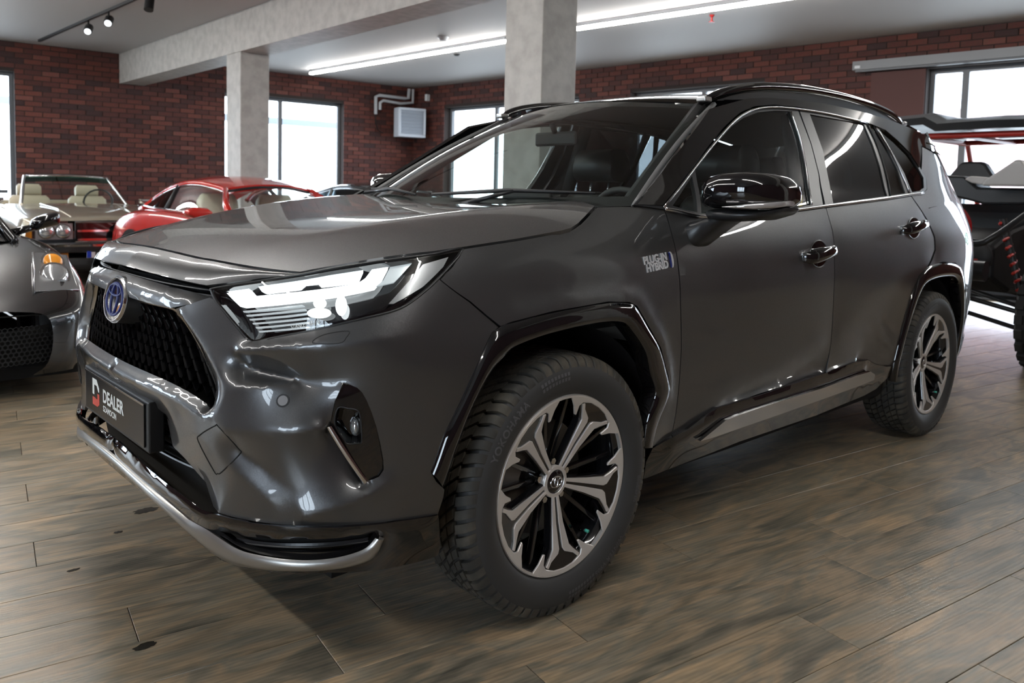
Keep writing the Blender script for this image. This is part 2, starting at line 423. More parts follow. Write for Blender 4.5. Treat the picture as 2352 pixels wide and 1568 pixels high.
def _wood(nt,b):
    tc=nd(nt,'ShaderNodeTexCoord'); oi=nd(nt,'ShaderNodeObjectInfo'); g=nd(nt,'ShaderNodeNewGeometry')
    ad=nd(nt,'ShaderNodeMath',operation='ADD'); lk(nt,oi.outputs['Random'],ad.inputs[0]); lk(nt,g.outputs['Random Per Island'],ad.inputs[1])
    m=nd(nt,'ShaderNodeMath',operation='MULTIPLY'); m.inputs[1].default_value=57.3; lk(nt,ad.outputs[0],m.inputs[0])
    cb=nd(nt,'ShaderNodeCombineXYZ')
    for k in range(3): lk(nt,m.outputs[0],cb.inputs[k])
    va=nd(nt,'ShaderNodeVectorMath',operation='ADD'); lk(nt,tc.outputs['Object'],va.inputs[0]); lk(nt,cb.outputs[0],va.inputs[1])
    def noise(scale,st,det=5,dist=0.):
        mp=nd(nt,'ShaderNodeMapping'); mp.inputs['Scale'].default_value=st; lk(nt,va.outputs[0],mp.inputs['Vector'])
        n=nd(nt,'ShaderNodeTexNoise'); n.inputs['Scale'].default_value=scale; n.inputs['Detail'].default_value=det; n.inputs['Distortion'].default_value=dist; lk(nt,mp.outputs[0],n.inputs['Vector']); return n
    big=noise(1.0,(2.2,7,1),5,1.0); mid=noise(1.0,(2.6,17,1),6,2.2)
    mw=nd(nt,'ShaderNodeMapping'); mw.inputs['Scale'].default_value=(1.1,9,1); lk(nt,va.outputs[0],mw.inputs['Vector'])
    fine=nd(nt,'ShaderNodeTexWave',bands_direction='Y'); fine.inputs['Scale'].default_value=2.6; fine.inputs['Distortion'].default_value=9; fine.inputs['Detail'].default_value=4; fine.inputs['Detail Scale'].default_value=.8; fine.inputs['Detail Roughness'].default_value=.62; lk(nt,mw.outputs[0],fine.inputs['Vector'])
    r=nd(nt,'ShaderNodeValToRGB'); e=r.color_ramp
    cols=[(.30,(.110,.098,.078)),(.41,(.190,.166,.128)),(.49,(.300,.225,.152)),(.57,(.215,.192,.153)),(.70,(.400,.290,.185))]
    while len(e.elements)<len(cols): e.elements.new(.5)
    for q,(p,c) in zip(e.elements,cols): q.position=p; q.color=(*c,1)
    lk(nt,big.outputs[0],r.inputs[0])
    r2=nd(nt,'ShaderNodeValToRGB'); r2.color_ramp.elements[0].position=.36; r2.color_ramp.elements[1].position=.60
    r2.color_ramp.elements[0].color=(.66,.69,.68,1); r2.color_ramp.elements[1].color=(1.12,1.08,1.02,1); lk(nt,mid.outputs[0],r2.inputs[0])
    r3=nd(nt,'ShaderNodeValToRGB'); r3.color_ramp.elements[0].position=.12; r3.color_ramp.elements[1].position=.75
    r3.color_ramp.elements[0].color=(.88,.885,.885,1); r3.color_ramp.elements[1].color=(1.05,1.05,1.05,1); lk(nt,fine.outputs[0],r3.inputs[0])
    a=nd(nt,'ShaderNodeMix',data_type='RGBA',blend_type='MULTIPLY'); a.inputs[0].default_value=1; lk(nt,r.outputs[0],a.inputs[6]); lk(nt,r2.outputs[0],a.inputs[7])
    c=nd(nt,'ShaderNodeMix',data_type='RGBA',blend_type='MULTIPLY'); c.inputs[0].default_value=1; lk(nt,a.outputs[2],c.inputs[6]); lk(nt,r3.outputs[0],c.inputs[7])
    lk(nt,c.outputs[2],b.inputs['Base Color'])
    rr=nd(nt,'ShaderNodeMapRange'); rr.inputs['To Min'].default_value=.24; rr.inputs['To Max'].default_value=.40; lk(nt,mid.outputs[0],rr.inputs[0]); lk(nt,rr.outputs[0],b.inputs['Roughness'])
    bp=nd(nt,'ShaderNodeBump'); bp.inputs['Strength'].default_value=.12; bp.inputs['Distance'].default_value=.0015; lk(nt,fine.outputs[0],bp.inputs['Height']); lk(nt,bp.outputs[0],b.inputs['Normal'])
M_wood=mat('wood_look_plank',(.2,.16,.12),.4,build=_wood,spec=.45)
M_grout=mat('dark_joint',(.028,.025,.022),.9)
# ---- floor: bed plus planks 0.20 x 1.20 m
PA=math.radians(170.6); PU=np.array([math.cos(PA),math.sin(PA),0]); PV=np.array([-PU[1],PU[0],0])
XMIN,XMAX,YMIN,YMAX=-9.9,6.2,-13.2,6.0
floor=mesh_obj('floor',[(XMIN-.3,YMIN-.3,-.012),(XMAX,YMIN-.3,-.012),(XMAX,YMAX,-.012),(XMIN-.3,YMAX,-.012)],[(0,1,2,3)],M_grout,smooth=False); tag(floor,kind='structure')
PW,PLn=.2,1.2; O0=np.array([.22,.82,0])
def plank_vf(l0,l1,w0,w1,dz=0.):
    g=.0009; c=.0012
    V=[(l0+g,w0+g,-.012),(l1-g,w0+g,-.012),(l1-g,w1-g,-.012),(l0+g,w1-g,-.012),
       (l0+g,w0+g,-c+dz),(l1-g,w0+g,-c+dz),(l1-g,w1-g,-c+dz),(l0+g,w1-g,-c+dz),
       (l0+g+c,w0+g+c,dz),(l1-g-c,w0+g+c,dz),(l1-g-c,w1-g-c,dz),(l0+g+c,w1-g-c,dz)]
    F=[(0,1,5,4),(1,2,6,5),(2,3,7,6),(3,0,4,7),(4,5,9,8),(5,6,10,9),(6,7,11,10),(7,4,8,11),(8,9,10,11)]
    return V,F
pl_mesh=mesh_obj('plank',*plank_vf(-PLn/2,PLn/2,-PW/2,PW/2),M_wood,floor,smooth=False); pl_me=pl_mesh.data; bpy.data.objects.remove(pl_mesh)
cand=[];rng=random.Random(3)
for j in range(-80,60):
    off=(j*.4+rng.choice([0,.0,.2]))%1.2
    for i in range(-14,14):
        l=i*PLn+off; w=(j+.5)*PW; p=O0+PU*l+PV*w
        if XMIN-.5<p[0]<XMAX+.2 and YMIN-.5<p[1]<YMAX+.2:
            zc=np.dot(p-CAM,CD); px=project(p[None])[0] if zc>.3 else np.array([1e9,1e9])
            vis=zc>.3 and -250<px[0]<IW+250 and 300<px[1]<IH+350
            cand.append((0 if vis else 1,np.linalg.norm(p-CAM),l,w,p))
cand.sort(key=lambda c:(c[0],c[1]))
fl_rest=[]
for k,(v,dist,l,w,p) in enumerate(cand):
    if k<300:
        o=bpy.data.objects.new('plank',pl_me); C.objects.link(o); o.parent=floor; o.location=p; o.rotation_euler=(0,0,PA)
    else: fl_rest.append(plank_vf(l-PLn/2,l+PLn/2,w-PW/2,w+PW/2))
o=mesh_obj('planks_beyond',*join_vf(*fl_rest),M_wood,floor,smooth=False); o.location=O0; o.rotation_euler=(0,0,PA); tag(o,kind='stuff')
# ---- walls with openings; local frame: u along the wall, v up
def wall_frame(A,U): return lambda u,v,n=0,N=None: tuple(np.asarray(A)+U*u+np.array([0,0,v])+(N*n if N is not None else 0))
def slab_wall(name,A,U,N,L,H,openings,m,th=.30):
    """wall built of blocks around its openings (u0,u1,v0,v1); front face at the room side"""
    us=sorted({0,L,*[o[0] for o in openings],*[o[1] for o in openings]}); vs_=sorted({0,H,*[o[2] for o in openings],*[o[3] for o in openings]})
    parts=[]
    for a,b in zip(us,us[1:]):
        for c,d in zip(vs_,vs_[1:]):
            mu,mv=(a+b)/2,(c+d)/2
            if any(q[0]<mu<q[1] and q[2]<mv<q[3] for q in openings): continue
            V,F=box_vf(a,b,-th,0,c,d)
            parts.append(([tuple(np.asarray(A)+U*x+N*y+np.array([0,0,z])) for x,y,z in V],F))
    o=mesh_obj(name,*join_vf(*parts),m,smooth=False); tag(o,kind='structure')
    bm=bmesh.new(); bm.from_mesh(o.data); bmesh.ops.recalc_face_normals(bm,faces=bm.faces); bm.to_mesh(o.data); bm.free()
    return o
def brick_skin(wall,A,U,N,L,H,openings,nmax,skip=()):
    """running-bond bricks proud of the mortar; the nmax that show largest are single parts"""
    bl,bh,j,pr=.24,.071,.012,.012
    rot=math.atan2(U[1],U[0]); items=[]
    rows=int(H/(bh+j))+1; rg=random.Random(11)
    for r_ in range(rows):
        v0=r_*(bh+j); v1=min(v0+bh,H-.004)
        if v1-v0<.02: continue
        u=-(.5 if r_%2 else 0)*(bl+j)
        while u<L:
            u0,u1=max(u,0.003),min(u+bl,L-.003); u+=bl+j
            if u1-u0<.03: continue
            segs=[(u0,u1)]
            for a,b,c,d in openings:
                if v1>c+.01 and v0<d-.01:
                    ns=[]
                    for s0,s1 in segs:
                        if s1<=a or s0>=b: ns.append((s0,s1))
                        else:
                            if s0<a: ns.append((s0,a))
                            if s1>b: ns.append((b,s1))
                    segs=ns
            for s0,s1 in segs:
                if s1-s0>.03: items.append((s0,s1,v0,v1,pr+rg.uniform(-.003,.003)))
    def key(it):
        p=np.asarray(A)+U*(it[0]+it[1])/2+np.array([0,0,(it[2]+it[3])/2]); zc=np.dot(p-CAM,CD)
        if zc<.5: return 1e6
        q=project(p[None])[0]; ok=(-20<q[0]<IW+20 and -20<q[1]<(470 if q[0]>180 else 470)) and abs(it[1]-it[0]-bl)<.001 and it[3]-it[2]>.07
        return np.linalg.norm(p-CAM) if ok else 1e6
    items.sort(key=key); rest=[]
    # one shared brick, origin at its back lower corner
    V,F=box_vf(0,bl,0,1,0,bh); 
    proto=mesh_obj('brick',*box_vf(0,bl,-.002,pr,0,bh),M_brick,None,smooth=False); me=proto.data; bpy.data.objects.remove(proto)
    sg=1 if np.dot(np.array([-math.sin(rot),math.cos(rot),0]),N)>0 else -1
    for k,it in enumerate(items):
        p=np.asarray(A)+U*it[0]+np.array([0,0,it[2]])
        if k<nmax and key(it)<1e6:
            o=bpy.data.objects.new('brick',me); C.objects.link(o); o.parent=wall; o.location=p; o.rotation_euler=(0,0,rot); o.scale=(1,sg*it[4]/pr,1)
        else:
            V=[tuple(np.asarray(A)+U*x+N*y+np.array([0,0,z])) for z in (it[2],it[3]) for y in (-.002,it[4]) for x in (it[0],it[1])]
            rest.append((V,[(4,5,7,6),(0,1,5,4),(2,6,7,3),(0,4,6,2),(1,3,7,5)]))
    o=mesh_obj('brickwork',*join_vf(*rest),M_brick,wall,smooth=False); tag(o,kind='stuff')
    bm=bmesh.new(); bm.from_mesh(o.data); bmesh.ops.recalc_face_normals(bm,faces=bm.faces); bm.to_mesh(o.data); bm.free()
def uof(A,U,p): return float(np.dot(np.asarray(p)-A,U))
ul=lambda px,y: uof(LA,UL,at_plane(px,y,LA,NL)); ur=lambda px,y: uof(RA,UR,at_plane(px,y,RA,NR))
WT=2.93                                                       # window head height
uw1=ul(35,300); LLEN=np.linalg.norm(LB-LA); RLEN=np.linalg.norm(RB-RA)
uw2a,uw2b=ul(516,330),ul(789,330)
openL=[(uw1-2.3,uw1,.75,WT),(uw2a,uw2b,.75,WT)]
ur3a,ur3b=ur(1021,260),ur(1330,240); ur4a,ur4b=ur(1449,210),ur(1757,200); ur5=ur(2127,200)
openR=[(ur3a,ur3b,.75,WT),(ur4a,ur4b,.75,WT),(ur5,min(ur5+3.6,RLEN-.3),.05,WT)]
wl=slab_wall('wall_left',LA,UL,NL,LLEN,HC,openL,M_mortar); wr=slab_wall('wall_right',RA,UR,NR,RLEN,HC,openR,M_mortar)
brick_skin(wl,LA,UL,NL,LLEN,HC,openL,300); brick_skin(wr,RA,UR,NR,RLEN,HC,openR+[(ur(1998,250),ur5,0,WT)],300)
# smooth dark panel beside the large window
pa,pb=ur(1998,250),ur5
o=mesh_obj('trim_1',*([tuple(RA+UR*x+NR*y+np.array([0,0,z])) for z in (0,WT) for y in (-.01,.02) for x in (pa,pb-.01)],box_vf(0,1,0,1,0,1)[1]),M_plainwall,smooth=False); tag(o,kind='structure')
def window(n,A,U,N,op,mull,trans,dep=.16,fw=.06):
    a,b,c,d=op
    def fr(u0,u1,v0,v1,t=.07): 
        V,F=box_vf(u0,u1,-dep-t,-dep,v0,v1); return [tuple(np.asarray(A)+U*x+N*y+np.array([0,0,z])) for x,y,z in V],F
    e=.003
    w=mesh_obj('window_%d'%n,*join_vf(fr(a+e,a+fw,c+e,d-e),fr(b-fw,b-e,c+e,d-e),fr(a+fw,b-fw,c+e,c+fw),fr(a+fw,b-fw,d-fw,d-e)),M_frame,smooth=False); tag(w,kind='structure')
    ms=[a+fw]+[m_ for m_ in mull]+[b-fw]
    for m_ in mull: mesh_obj('mullion',*fr(m_-.04,m_+.04,c+fw,d-fw,.06),M_frame,w,smooth=False)
    vs_=[c+fw]+list(trans)+[d-fw]
    for x0,x1 in zip(ms,ms[1:]):
        for t in trans: mesh_obj('transom',*fr(x0+.04,x1-.04,t-.03,t+.03,.06),M_frame,w,smooth=False)
        for v0,v1 in zip(vs_,vs_[1:]):
            mesh_obj('pane',[tuple(np.asarray(A)+U*x+N*(-dep-.035)+np.array([0,0,z])) for x,z in ((x0,v0),(x1,v0),(x1,v1),(x0,v1))],[(0,1,2,3)],M_pane,w,smooth=False)
    # sill
    mesh_obj('sill',*fr(a+e,b-e,c-.04,c+e,-(dep+.02)),M_frame,w,smooth=False)
    return w
window(1,LA,UL,NL,openL[0],[uw1-1.15],[1.02])
window(2,LA,UL,NL,openL[1],[ul(651,330)],[])
window(3,RA,UR,NR,openR[0],[ur(1126,300)],[])
window(4,RA,UR,NR,openR[1],[ur(1605,205)],[])
window(5,RA,UR,NR,openR[2],[ur(2208,220),ur(2208,220)+1.5],[])
# outside: a pale canopy beam seen through the panes, a paved yard and a pink house
M_out=mat('outside_metal',(.34,.38,.44),.6); M_yard=mat('outside_paving',(.45,.45,.44),.9); M_house=mat('pink_render_wall',(.75,.52,.52),.8); M_roof=mat('grey_roof_slate',(.55,.55,.58),.8); M_leaf=mat('leaf_green',(.05,.16,.04),.6)
o=mesh_obj('canopy_beam',*xform(box_vf(1.0,LLEN+2,-2.7,-2.5,2.62,2.76),lambda v:tuple(LA+UL*v[0]+NL*v[1]+np.array([0,0,v[2]]))),M_out,smooth=False); tag(o,'grey metal canopy beam outside the left windows','beam')
yard=mesh_obj('yard',*([tuple(p) for p in ((-60,-60,-.15),(40,-60,-.15),(40,40,-.15),(-60,40,-.15))],[(0,1,2,3)]),M_yard,smooth=False); tag(yard,kind='structure')
hs=empty('house',(-34,-2.2,-.14),math.radians(8)); tag(hs,'pink rendered house with a pale gable outside the large window','house')
mesh_obj('wall',*box_vf(-5,0,-9,5,0,5.2),M_house,hs,smooth=False)
mesh_obj('roof',*fixn(([(.4,-9.4,5.1),(.4,5.4,5.1),(-5.4,5.4,5.1),(-5.4,-9.4,5.1),(-2.5,-9.4,8.0),(-2.5,5.4,8.0)],[(0,1,5,4),(2,3,4,5),(1,2,5),(3,0,4),(0,3,2,1)])),M_roof,hs,smooth=False)
for yy in (-7,-4,1.5):
    w_=mesh_obj('window',*box_vf(.0,.06,yy-.6,yy+.6,1.2,2.6),M_whitepl,hs,smooth=False); mesh_obj('pane',*box_vf(.061,.065,yy-.5,yy+.5,1.3,2.5),M_blackg,w_,smooth=False)
tr_=empty('tree',(-27,3.3,-.14)); tag(tr_,'small green tree in front of the pink house','tree')
mesh_obj('trunk',*tube_vf([(0,0,0),(.05,.02,1.2),(0,.05,2.2)],[.12,.09,.05],8),mat('bark',(.12,.09,.06),.9),tr_)
lv=[]
for k in range(900):
    a_=rng.uniform(0,2*PI); e_=math.acos(rng.uniform(-1,1)); r_=1.0*rng.uniform(.5,1)**.5; c_=np.array([r_*math.sin(e_)*math.cos(a_),r_*math.sin(e_)*math.sin(a_),2.5+1.1*r_*math.cos(e_)]); t1=unit([rng.gauss(0,1) for _ in range(3)])*.11; t2=unit([rng.gauss(0,1) for _ in range(3)])*.08
    lv.append(([tuple(c_-t1),tuple(c_+t2),tuple(c_+t1),tuple(c_-t2)],[(0,1,2,3)]))
o=mesh_obj('foliage',*join_vf(*lv),M_leaf,tr_,smooth=False); tag(o,kind='stuff')
# remaining walls (behind and beside the camera)
def simple_wall(name,A,B,openings,m=M_brick):
    A=np.array([*A,0.]);B=np.array([*B,0.]); U=unit(B-A); N=np.array([U[1],-U[0],0]); N=N if np.dot(N,CAM-A)>0 else -N
    return slab_wall(name,A,U,N,np.linalg.norm(B-A),HC,openings,m),A,U,N
M_wall2=mat('brick_red_wall',(.055,.018,.014),.8)
wb,A_,U_,N_=simple_wall('wall_back',(-9.9,5.2),(6.0,5.2),[],M_wall2)
wn,A_,U_,N_=simple_wall('wall_near',(6.0,-13.2),(6.0,5.2),[(1.8,4.6,.6,2.9),(5.4,8.2,.6,2.9),(15.2,17.6,.4,2.9)],M_wall2)
window(6,A_,U_,N_,(1.8,4.6,.6,2.9),[3.2],[]); window(8,A_,U_,N_,(5.4,8.2,.6,2.9),[6.8],[]); window(7,A_,U_,N_,(15.2,17.6,.4,2.9),[16.0,16.8],[])
ce=box('ceiling',XMIN-.4,XMAX+.1,YMIN-.3,5.6,HC,HC+.2,M_ceil); tag(ce,kind='structure')
# beam and columns
bx0,bx1=-3.19,-2.80
bm_o=box('trim_2',bx0,bx1,-12.36,5.19,2.90,HC-.001,M_conc); tag(bm_o,kind='structure')
for y0 in (-7.94,-2.50,3.05):
    o=box('column',bx0+.001,bx1-.001,y0,y0+.43,0.001,2.899,M_conc,bev=.008)
    tag(o,{-7.94:'pale plastered square column nearest the left brick wall',-2.5:'pale plastered square column rising behind the grey SUV',3.05:'pale plastered square column beside the rear of the SUV'}[y0],'column','columns under the concrete beam')
# led strips: aluminium channel plus diffuser, along the ceiling
def led(x0,y0,x1,y1,label,group='linear ceiling lights'):
    a=np.array([x0,y0,0]); b=np.array([x1,y1,0]); U=unit(b-a); L=np.linalg.norm(b-a); N=np.array([-U[1],U[0],0])
    def q(u0,u1,n0,n1,z0,z1):
        V,F=box_vf(u0,u1,n0,n1,z0,z1); return [tuple(U*x+N*y+np.array([0,0,z])) for x,y,z in V],F
    t=empty('linear_light',(x0,y0,HC)); tag(t,label,'ceiling light',group)
    mesh_obj('channel',*q(0,L,-.035,.035,-.05,-.001),M_alu,t,smooth=False)
    mesh_obj('diffuser',*q(.004,L-.004,-.032,.032,-.085,-.0505),M_led,t,smooth=False)
p1,p2=at_z(714,169,HC-.07),at_z(1163,95,HC-.07); p3,p4=at_z(1321,67,HC-.07),at_z(1780,0,HC-.07)
led(p1[0],p1[1],p2[0],p2[1],'white linear ceiling light with one end close to the heater corner')
d4=unit(p4-p3); e4=p3+d4*5.6; e5=e4+d4*.3; e6=e5+d4*3.6; led(e5[0],e5[1],e6[0],e6[1],'white linear ceiling light in line behind the long one by the sprinkler') if False else None
led(p3[0],p3[1],e4[0],e4[1],'white linear ceiling light crossing over the red sprinkler')
LEDL=['white linear ceiling light between the supercar and the left brick wall','white linear ceiling light straight above the nose of the SUV','added unseen strip light ending close to the back wall','added unseen strip light in the corner by the near wall windows','added unseen strip light beside the far flank of the supercar']  # last three are out-of-view fill strips, added to brighten floor and wheels
for x,ys in ((.25,((-11.2,-5.8),(-4.9,.3),(1.2,4.8))),(3.6,((-10.5,-5.2),(-4.0,1.0)))):
    for y0,y1 in ys: led(x,y0,x,y1,LEDL.pop(0))
led(-6.9,1.0,-7.2,4.8,'white linear ceiling light above the tail of the buggy')
# black lighting track with spot heads
tr0,tr1=at_z(90,94,HC-.02),at_z(305,0,HC-.02); tdir=unit(tr1-tr0); tend=tr0+tdir*9.5
tk=empty('track_light',(tr0[0],tr0[1],HC)); tag(tk,'black ceiling track with two cylindrical spot heads','track light')
mesh_obj('track',*xform(box_vf(0,9.5,-.018,.018,-.035,-.001),lambda v:tuple(tdir*v[0]+np.array([-tdir[1],tdir[0],0])*v[1]+np.array([0,0,v[2]]))),M_black,tk,smooth=False)
M_spot=mat('spot_lens',(.8,.82,.86),.15,emit=(.9,.95,1.0),estr=1.2)
for px,py in ((190,67),(237,48)):
    q=at_z(px,py,HC-.16)-np.array([tr0[0],tr0[1],HC]); uu=np.dot(q,tdir); base=tdir*uu
    ax=unit(np.array([.35,.75,-.55]))
    c0=base+np.array([0,0,-.15]); 
    hd=mesh_obj('spot_head',*tube_vf([c0-ax*.07,c0+ax*.075],.052,16),M_black,tk,auto=40)
    mesh_obj('lens',*tube_vf([c0+ax*.0752,c0+ax*.078],.042,16),M_spot,hd,auto=40)
    mesh_obj('stem',*tube_vf([base+np.array([0,0,-.035]),c0],.012,8),M_black,hd)
for k in range(3):
    base=tdir*(4.6+k*1.6); c0=base+np.array([0,0,-.15]); ax=unit(np.array([.2,.3,-.9]))
    hd=mesh_obj('spot_head',*tube_vf([c0-ax*.07,c0+ax*.075],.052,16),M_black,tk,auto=40); mesh_obj('stem',*tube_vf([base+np.array([0,0,-.035]),c0],.012,8),M_black,hd)
# small ceiling fittings
def fitting(name,px,py,prof,m,label,cat):
    p=at_z(px,py,HC-.02); o=mesh_obj(name,*lathe_vf(prof,20),m,auto=40); o.location=(p[0],p[1],HC-.001); return tag(o,label,cat)
fitting('smoke_detector',1018,88,[(0,-.055),(.045,-.055),(.06,-.03),(.075,-.02),(.08,0),(0,0)],M_whitepl,'round white smoke detector on the ceiling','detector')
M_red=mat('red_enamel',(.35,.02,.02),.35)
fitting('sprinkler',1635,38,[(0,-.09),(.035,-.088),(.035,-.08),(.012,-.075),(.012,-.03),(.03,-.01),(.03,0),(0,0)],M_red,'small red ceiling sprinkler below the long light','sprinkler')
fitting('ceiling_sensor',1049,127,[(0,-.03),(.03,-.03),(.05,-.01),(.05,0),(0,0)],M_black,'small dark ceiling sensor beside the linear light','sensor')
# roller shutter box over the large window
u0,u1=ur(1967,158),min(ur5+3.7,RLEN-.1)
rb=empty('roller_blind',tuple(RA+UR*u0+np.array([0,0,2.9]))); tag(rb,'long grey roller blind box above the large window','roller blind')
fx=lambda v:tuple(UR*v[0]+NR*v[1]+np.array([0,0,v[2]]))
mesh_obj('housing',*xform(box_vf(0,u1-u0,.025,.15,.06,.175),fx),mat('grey_blind_box',(.20,.205,.215),.5),rb,smooth=False)
mesh_obj('bottom_rail',*xform(box_vf(.03,u1-u0-.03,.06,.12,.035,.0595),fx),M_frame,rb,smooth=False)
mesh_obj('end_label',*xform(box_vf(.03,.10,.1501,.152,.08,.115),fx),M_whitepl,rb,smooth=False)
# warm-air heater on the left wall with its pipes
M_htr=mat('heater_casing',(.45,.48,.53),.45); M_lam=mat('heater_louvre',(.40,.44,.50),.35,.3); M_pipe=mat('pipe_insulation',(.42,.43,.45),.6)
hu=ul(915,285); hz=at_plane(915,285,LA,NL)[2]
ht=empty('unit_heater',tuple(LA+UL*hu+NL*.56+np.array([0,0,hz])),math.atan2(NL[1],NL[0])+PI/2-.15); tag(ht,'boxy pale louvred warm-air heater on the brick wall','heater')
hb=mesh_obj('casing',*join_vf(box_vf(-.30,.30,.0,.26,-.30,.30),box_vf(-.30,.30,-.04,.0,-.30,-.25),box_vf(-.30,.30,-.04,0,.25,.30),box_vf(-.30,-.25,-.04,0,-.25,.25),box_vf(.25,.30,-.04,0,-.25,.25)),M_htr,ht,smooth=False); bevel(hb,.012)
for k in range(8):
    z=-.215+k*.062; mesh_obj('louvre',[(-.25,-.035,z),(.25,-.035,z),(.25,-.004,z+.045),(-.25,-.004,z+.045),(-.25,-.030,z-.006),(.25,-.030,z-.006),(.25,.001,z+.039),(-.25,.001,z+.039)],[(0,1,2,3),(7,6,5,4),(0,4,5,1),(3,2,6,7)],M_lam,ht,smooth=False)
mesh_obj('bracket',*join_vf(box_vf(-.05,.05,.26,.53,-.25,.25)),M_black,ht,smooth=False)
def onL(px,py,n=.08): p=at_plane(px,py,LA+NL*n,NL); return tuple(p)
tag(tube('heater_pipe',[onL(863,262),onL(863,222),onL(872,219),onL(930,226),onL(938,226),onL(940,204)],.035,M_pipe,n=10),'thick grey insulated pipe bent above the heater','pipe','heater pipes')
tag(tube('heater_pipe',[onL(873,252,.14),onL(873,236,.14),onL(880,231,.14),onL(920,238,.14),onL(948,236,.14),onL(949,205,.14)],.030,M_pipe,n=10),'grey insulated pipe running inside the outer heater pipe','pipe','heater pipes')
tag(tube('heater_cable',[onL(862,262,.03),onL(863,280,.03),onL(868,298,.03),onL(880,306,.05)],.008,M_black,n=6),'thin black cable hanging beside the heater','cable')
p=at_plane(987,225,RA,NR); o=box('wall_sensor',-.03,.03,-.05,.05,-.07,.07,M_whitepl,bev=.01); o.location=tuple(p+NR*.065); o.rotation_euler=(0,0,math.atan2(NR[1],NR[0])+PI/2); tag(o,'small white sensor box on the brick wall by the room corner','sensor')
# ---------------------------------------------------------------- body surface
SZ=np.array([.18,.22,.35,.50,.65,.80,.92,1.02,1.15,1.25,1.40,1.55,1.66])
def _lv(front,side): return front+side
_SX=[0.0,-.5,-1.0,-1.6,-2.2,-2.69,-3.1,-3.38,-3.58]
_SY={ # y at the stations above, then the rear plan (x,y)
 .18:[.80,.83,.84,.84,.84,.83,.80,.74,.62], .22:[.83,.85,.86,.86,.86,.85,.82,.76,.64],
 .35:[.875,.878,.88,.88,.882,.885,.87,.82,.68], .50:[.905,.893,.89,.892,.898,.905,.89,.84,.70],
 .65:[.915,.90,.898,.902,.908,.918,.905,.855,.715], .80:[.917,.903,.903,.908,.915,.925,.912,.86,.72],
 .92:[.91,.90,.902,.908,.915,.922,.91,.858,.72], 1.02:[.885,.882,.888,.893,.90,.906,.894,.842,.70],
 1.15:[.80,.828,.845,.85,.855,.855,.842,.795,.66], 1.25:[.74,.775,.797,.803,.806,.805,.792,.745,.62],
 1.40:[.67,.71,.735,.741,.743,.738,.722,.675,.55], 1.55:[.60,.648,.67,.677,.677,.668,.648,.60,.47],
 1.66:[.55,.60,.622,.629,.629,.618,.596,.545,.41]}
_RX={.18:-3.48,.22:-3.52,.35:-3.62,.50:-3.66,.65:-3.67,.80:-3.665,.92:-3.66,1.02:-3.64,1.15:-3.60,1.25:-3.55,1.40:-3.46,1.55:-3.36,1.66:-3.30}
_FR={
 .18:[(.80,0),(.795,.30),(.775,.50),(.735,.64),(.655,.75),(.545,.81),(.42,.81)],
 .22:[(.855,0),(.85,.30),(.825,.50),(.78,.65),(.70,.76),(.58,.825),(.42,.84)],
 .35:[(.91,0),(.90,.30),(.868,.50),(.825,.65),(.75,.77),(.63,.85),(.42,.885)],
 .50:[(.905,0),(.893,.30),(.862,.50),(.82,.65),(.75,.775),(.63,.86),(.42,.90)],
 .65:[(.90,0),(.888,.30),(.855,.50),(.812,.65),(.737,.775),(.615,.865),(.42,.905)],
 .80:[(.885,0),(.873,.30),(.838,.50),(.79,.65),(.713,.775),(.597,.865),(.42,.905)],
 .92:[(.885,0),(.872,.30),(.825,.50),(.762,.65),(.68,.77),(.565,.85),(.40,.888)],
 1.02:[(.83,0),(.81,.30),(.755,.50),(.69,.64),(.60,.75),(.50,.82),(.37,.86)],
 1.15:[(.70,0),(.68,.30),(.62,.48),(.55,.60),(.47,.70),(.40,.76),(.30,.80)],
 1.25:[(.60,0),(.58,.28),(.53,.44),(.46,.55),(.38,.64),(.31,.69),(.22,.73)],
 1.40:[(.50,0),(.48,.25),(.43,.40),(.36,.50),(.28,.58),(.21,.62),(.12,.66)],
 1.55:[(.40,0),(.38,.22),(.33,.36),(.26,.45),(.18,.52),(.11,.56),(.02,.59)],
 1.66:[(.30,0),(.28,.20),(.23,.33),(.16,.41),(.08,.47),(.01,.51),(-.08,.54)]}
def natspline(t,Y):
    """natural cubic spline second derivatives; Y (n,k)"""
    n=len(t); h=np.diff(t); A=np.zeros((n,n)); B=np.zeros_like(Y)
    A[0,0]=A[-1,-1]=1
    for i in range(1,n-1):
        A[i,i-1]=h[i-1]; A[i,i]=2*(h[i-1]+h[i]); A[i,i+1]=h[i]
        B[i]=6*((Y[i+1]-Y[i])/h[i]-(Y[i]-Y[i-1])/h[i-1])
    return np.linalg.solve(A,B)
def speval(t,Y,M,q):
    q=np.asarray(q,float); i=np.clip(np.searchsorted(t,q)-1,0,len(t)-2)
    h=(t[i+1]-t[i]); a=(t[i+1]-q)/h; b=(q-t[i])/h
    a_=a[:,None]; b_=b[:,None]; hh=(h*h/6)[:,None]
    return a_*Y[i]+b_*Y[i+1]+((a_**3-a_)*M[i]+(b_**3-b_)*M[i+1])*hh
def _row(z):
    z=float(z); f=list(_FR[z]); s=[(x,y) for x,y in zip(_SX,_SY[z])]; y8=_SY[z][-1]
    rear=[(_RX[z]+.02,y8*.6),(_RX[z],0)]
    return f+s+rear
_CT=np.array([_row(z) for z in SZ])          # (levels, stations, 2)
_ref=_CT[4]; ST=np.concatenate([[0],np.cumsum(np.hypot(*np.diff(_ref,axis=0).T))])
_MS=[natspline(ST,_CT[k]) for k in range(len(SZ))]
SMAX=ST[-1]
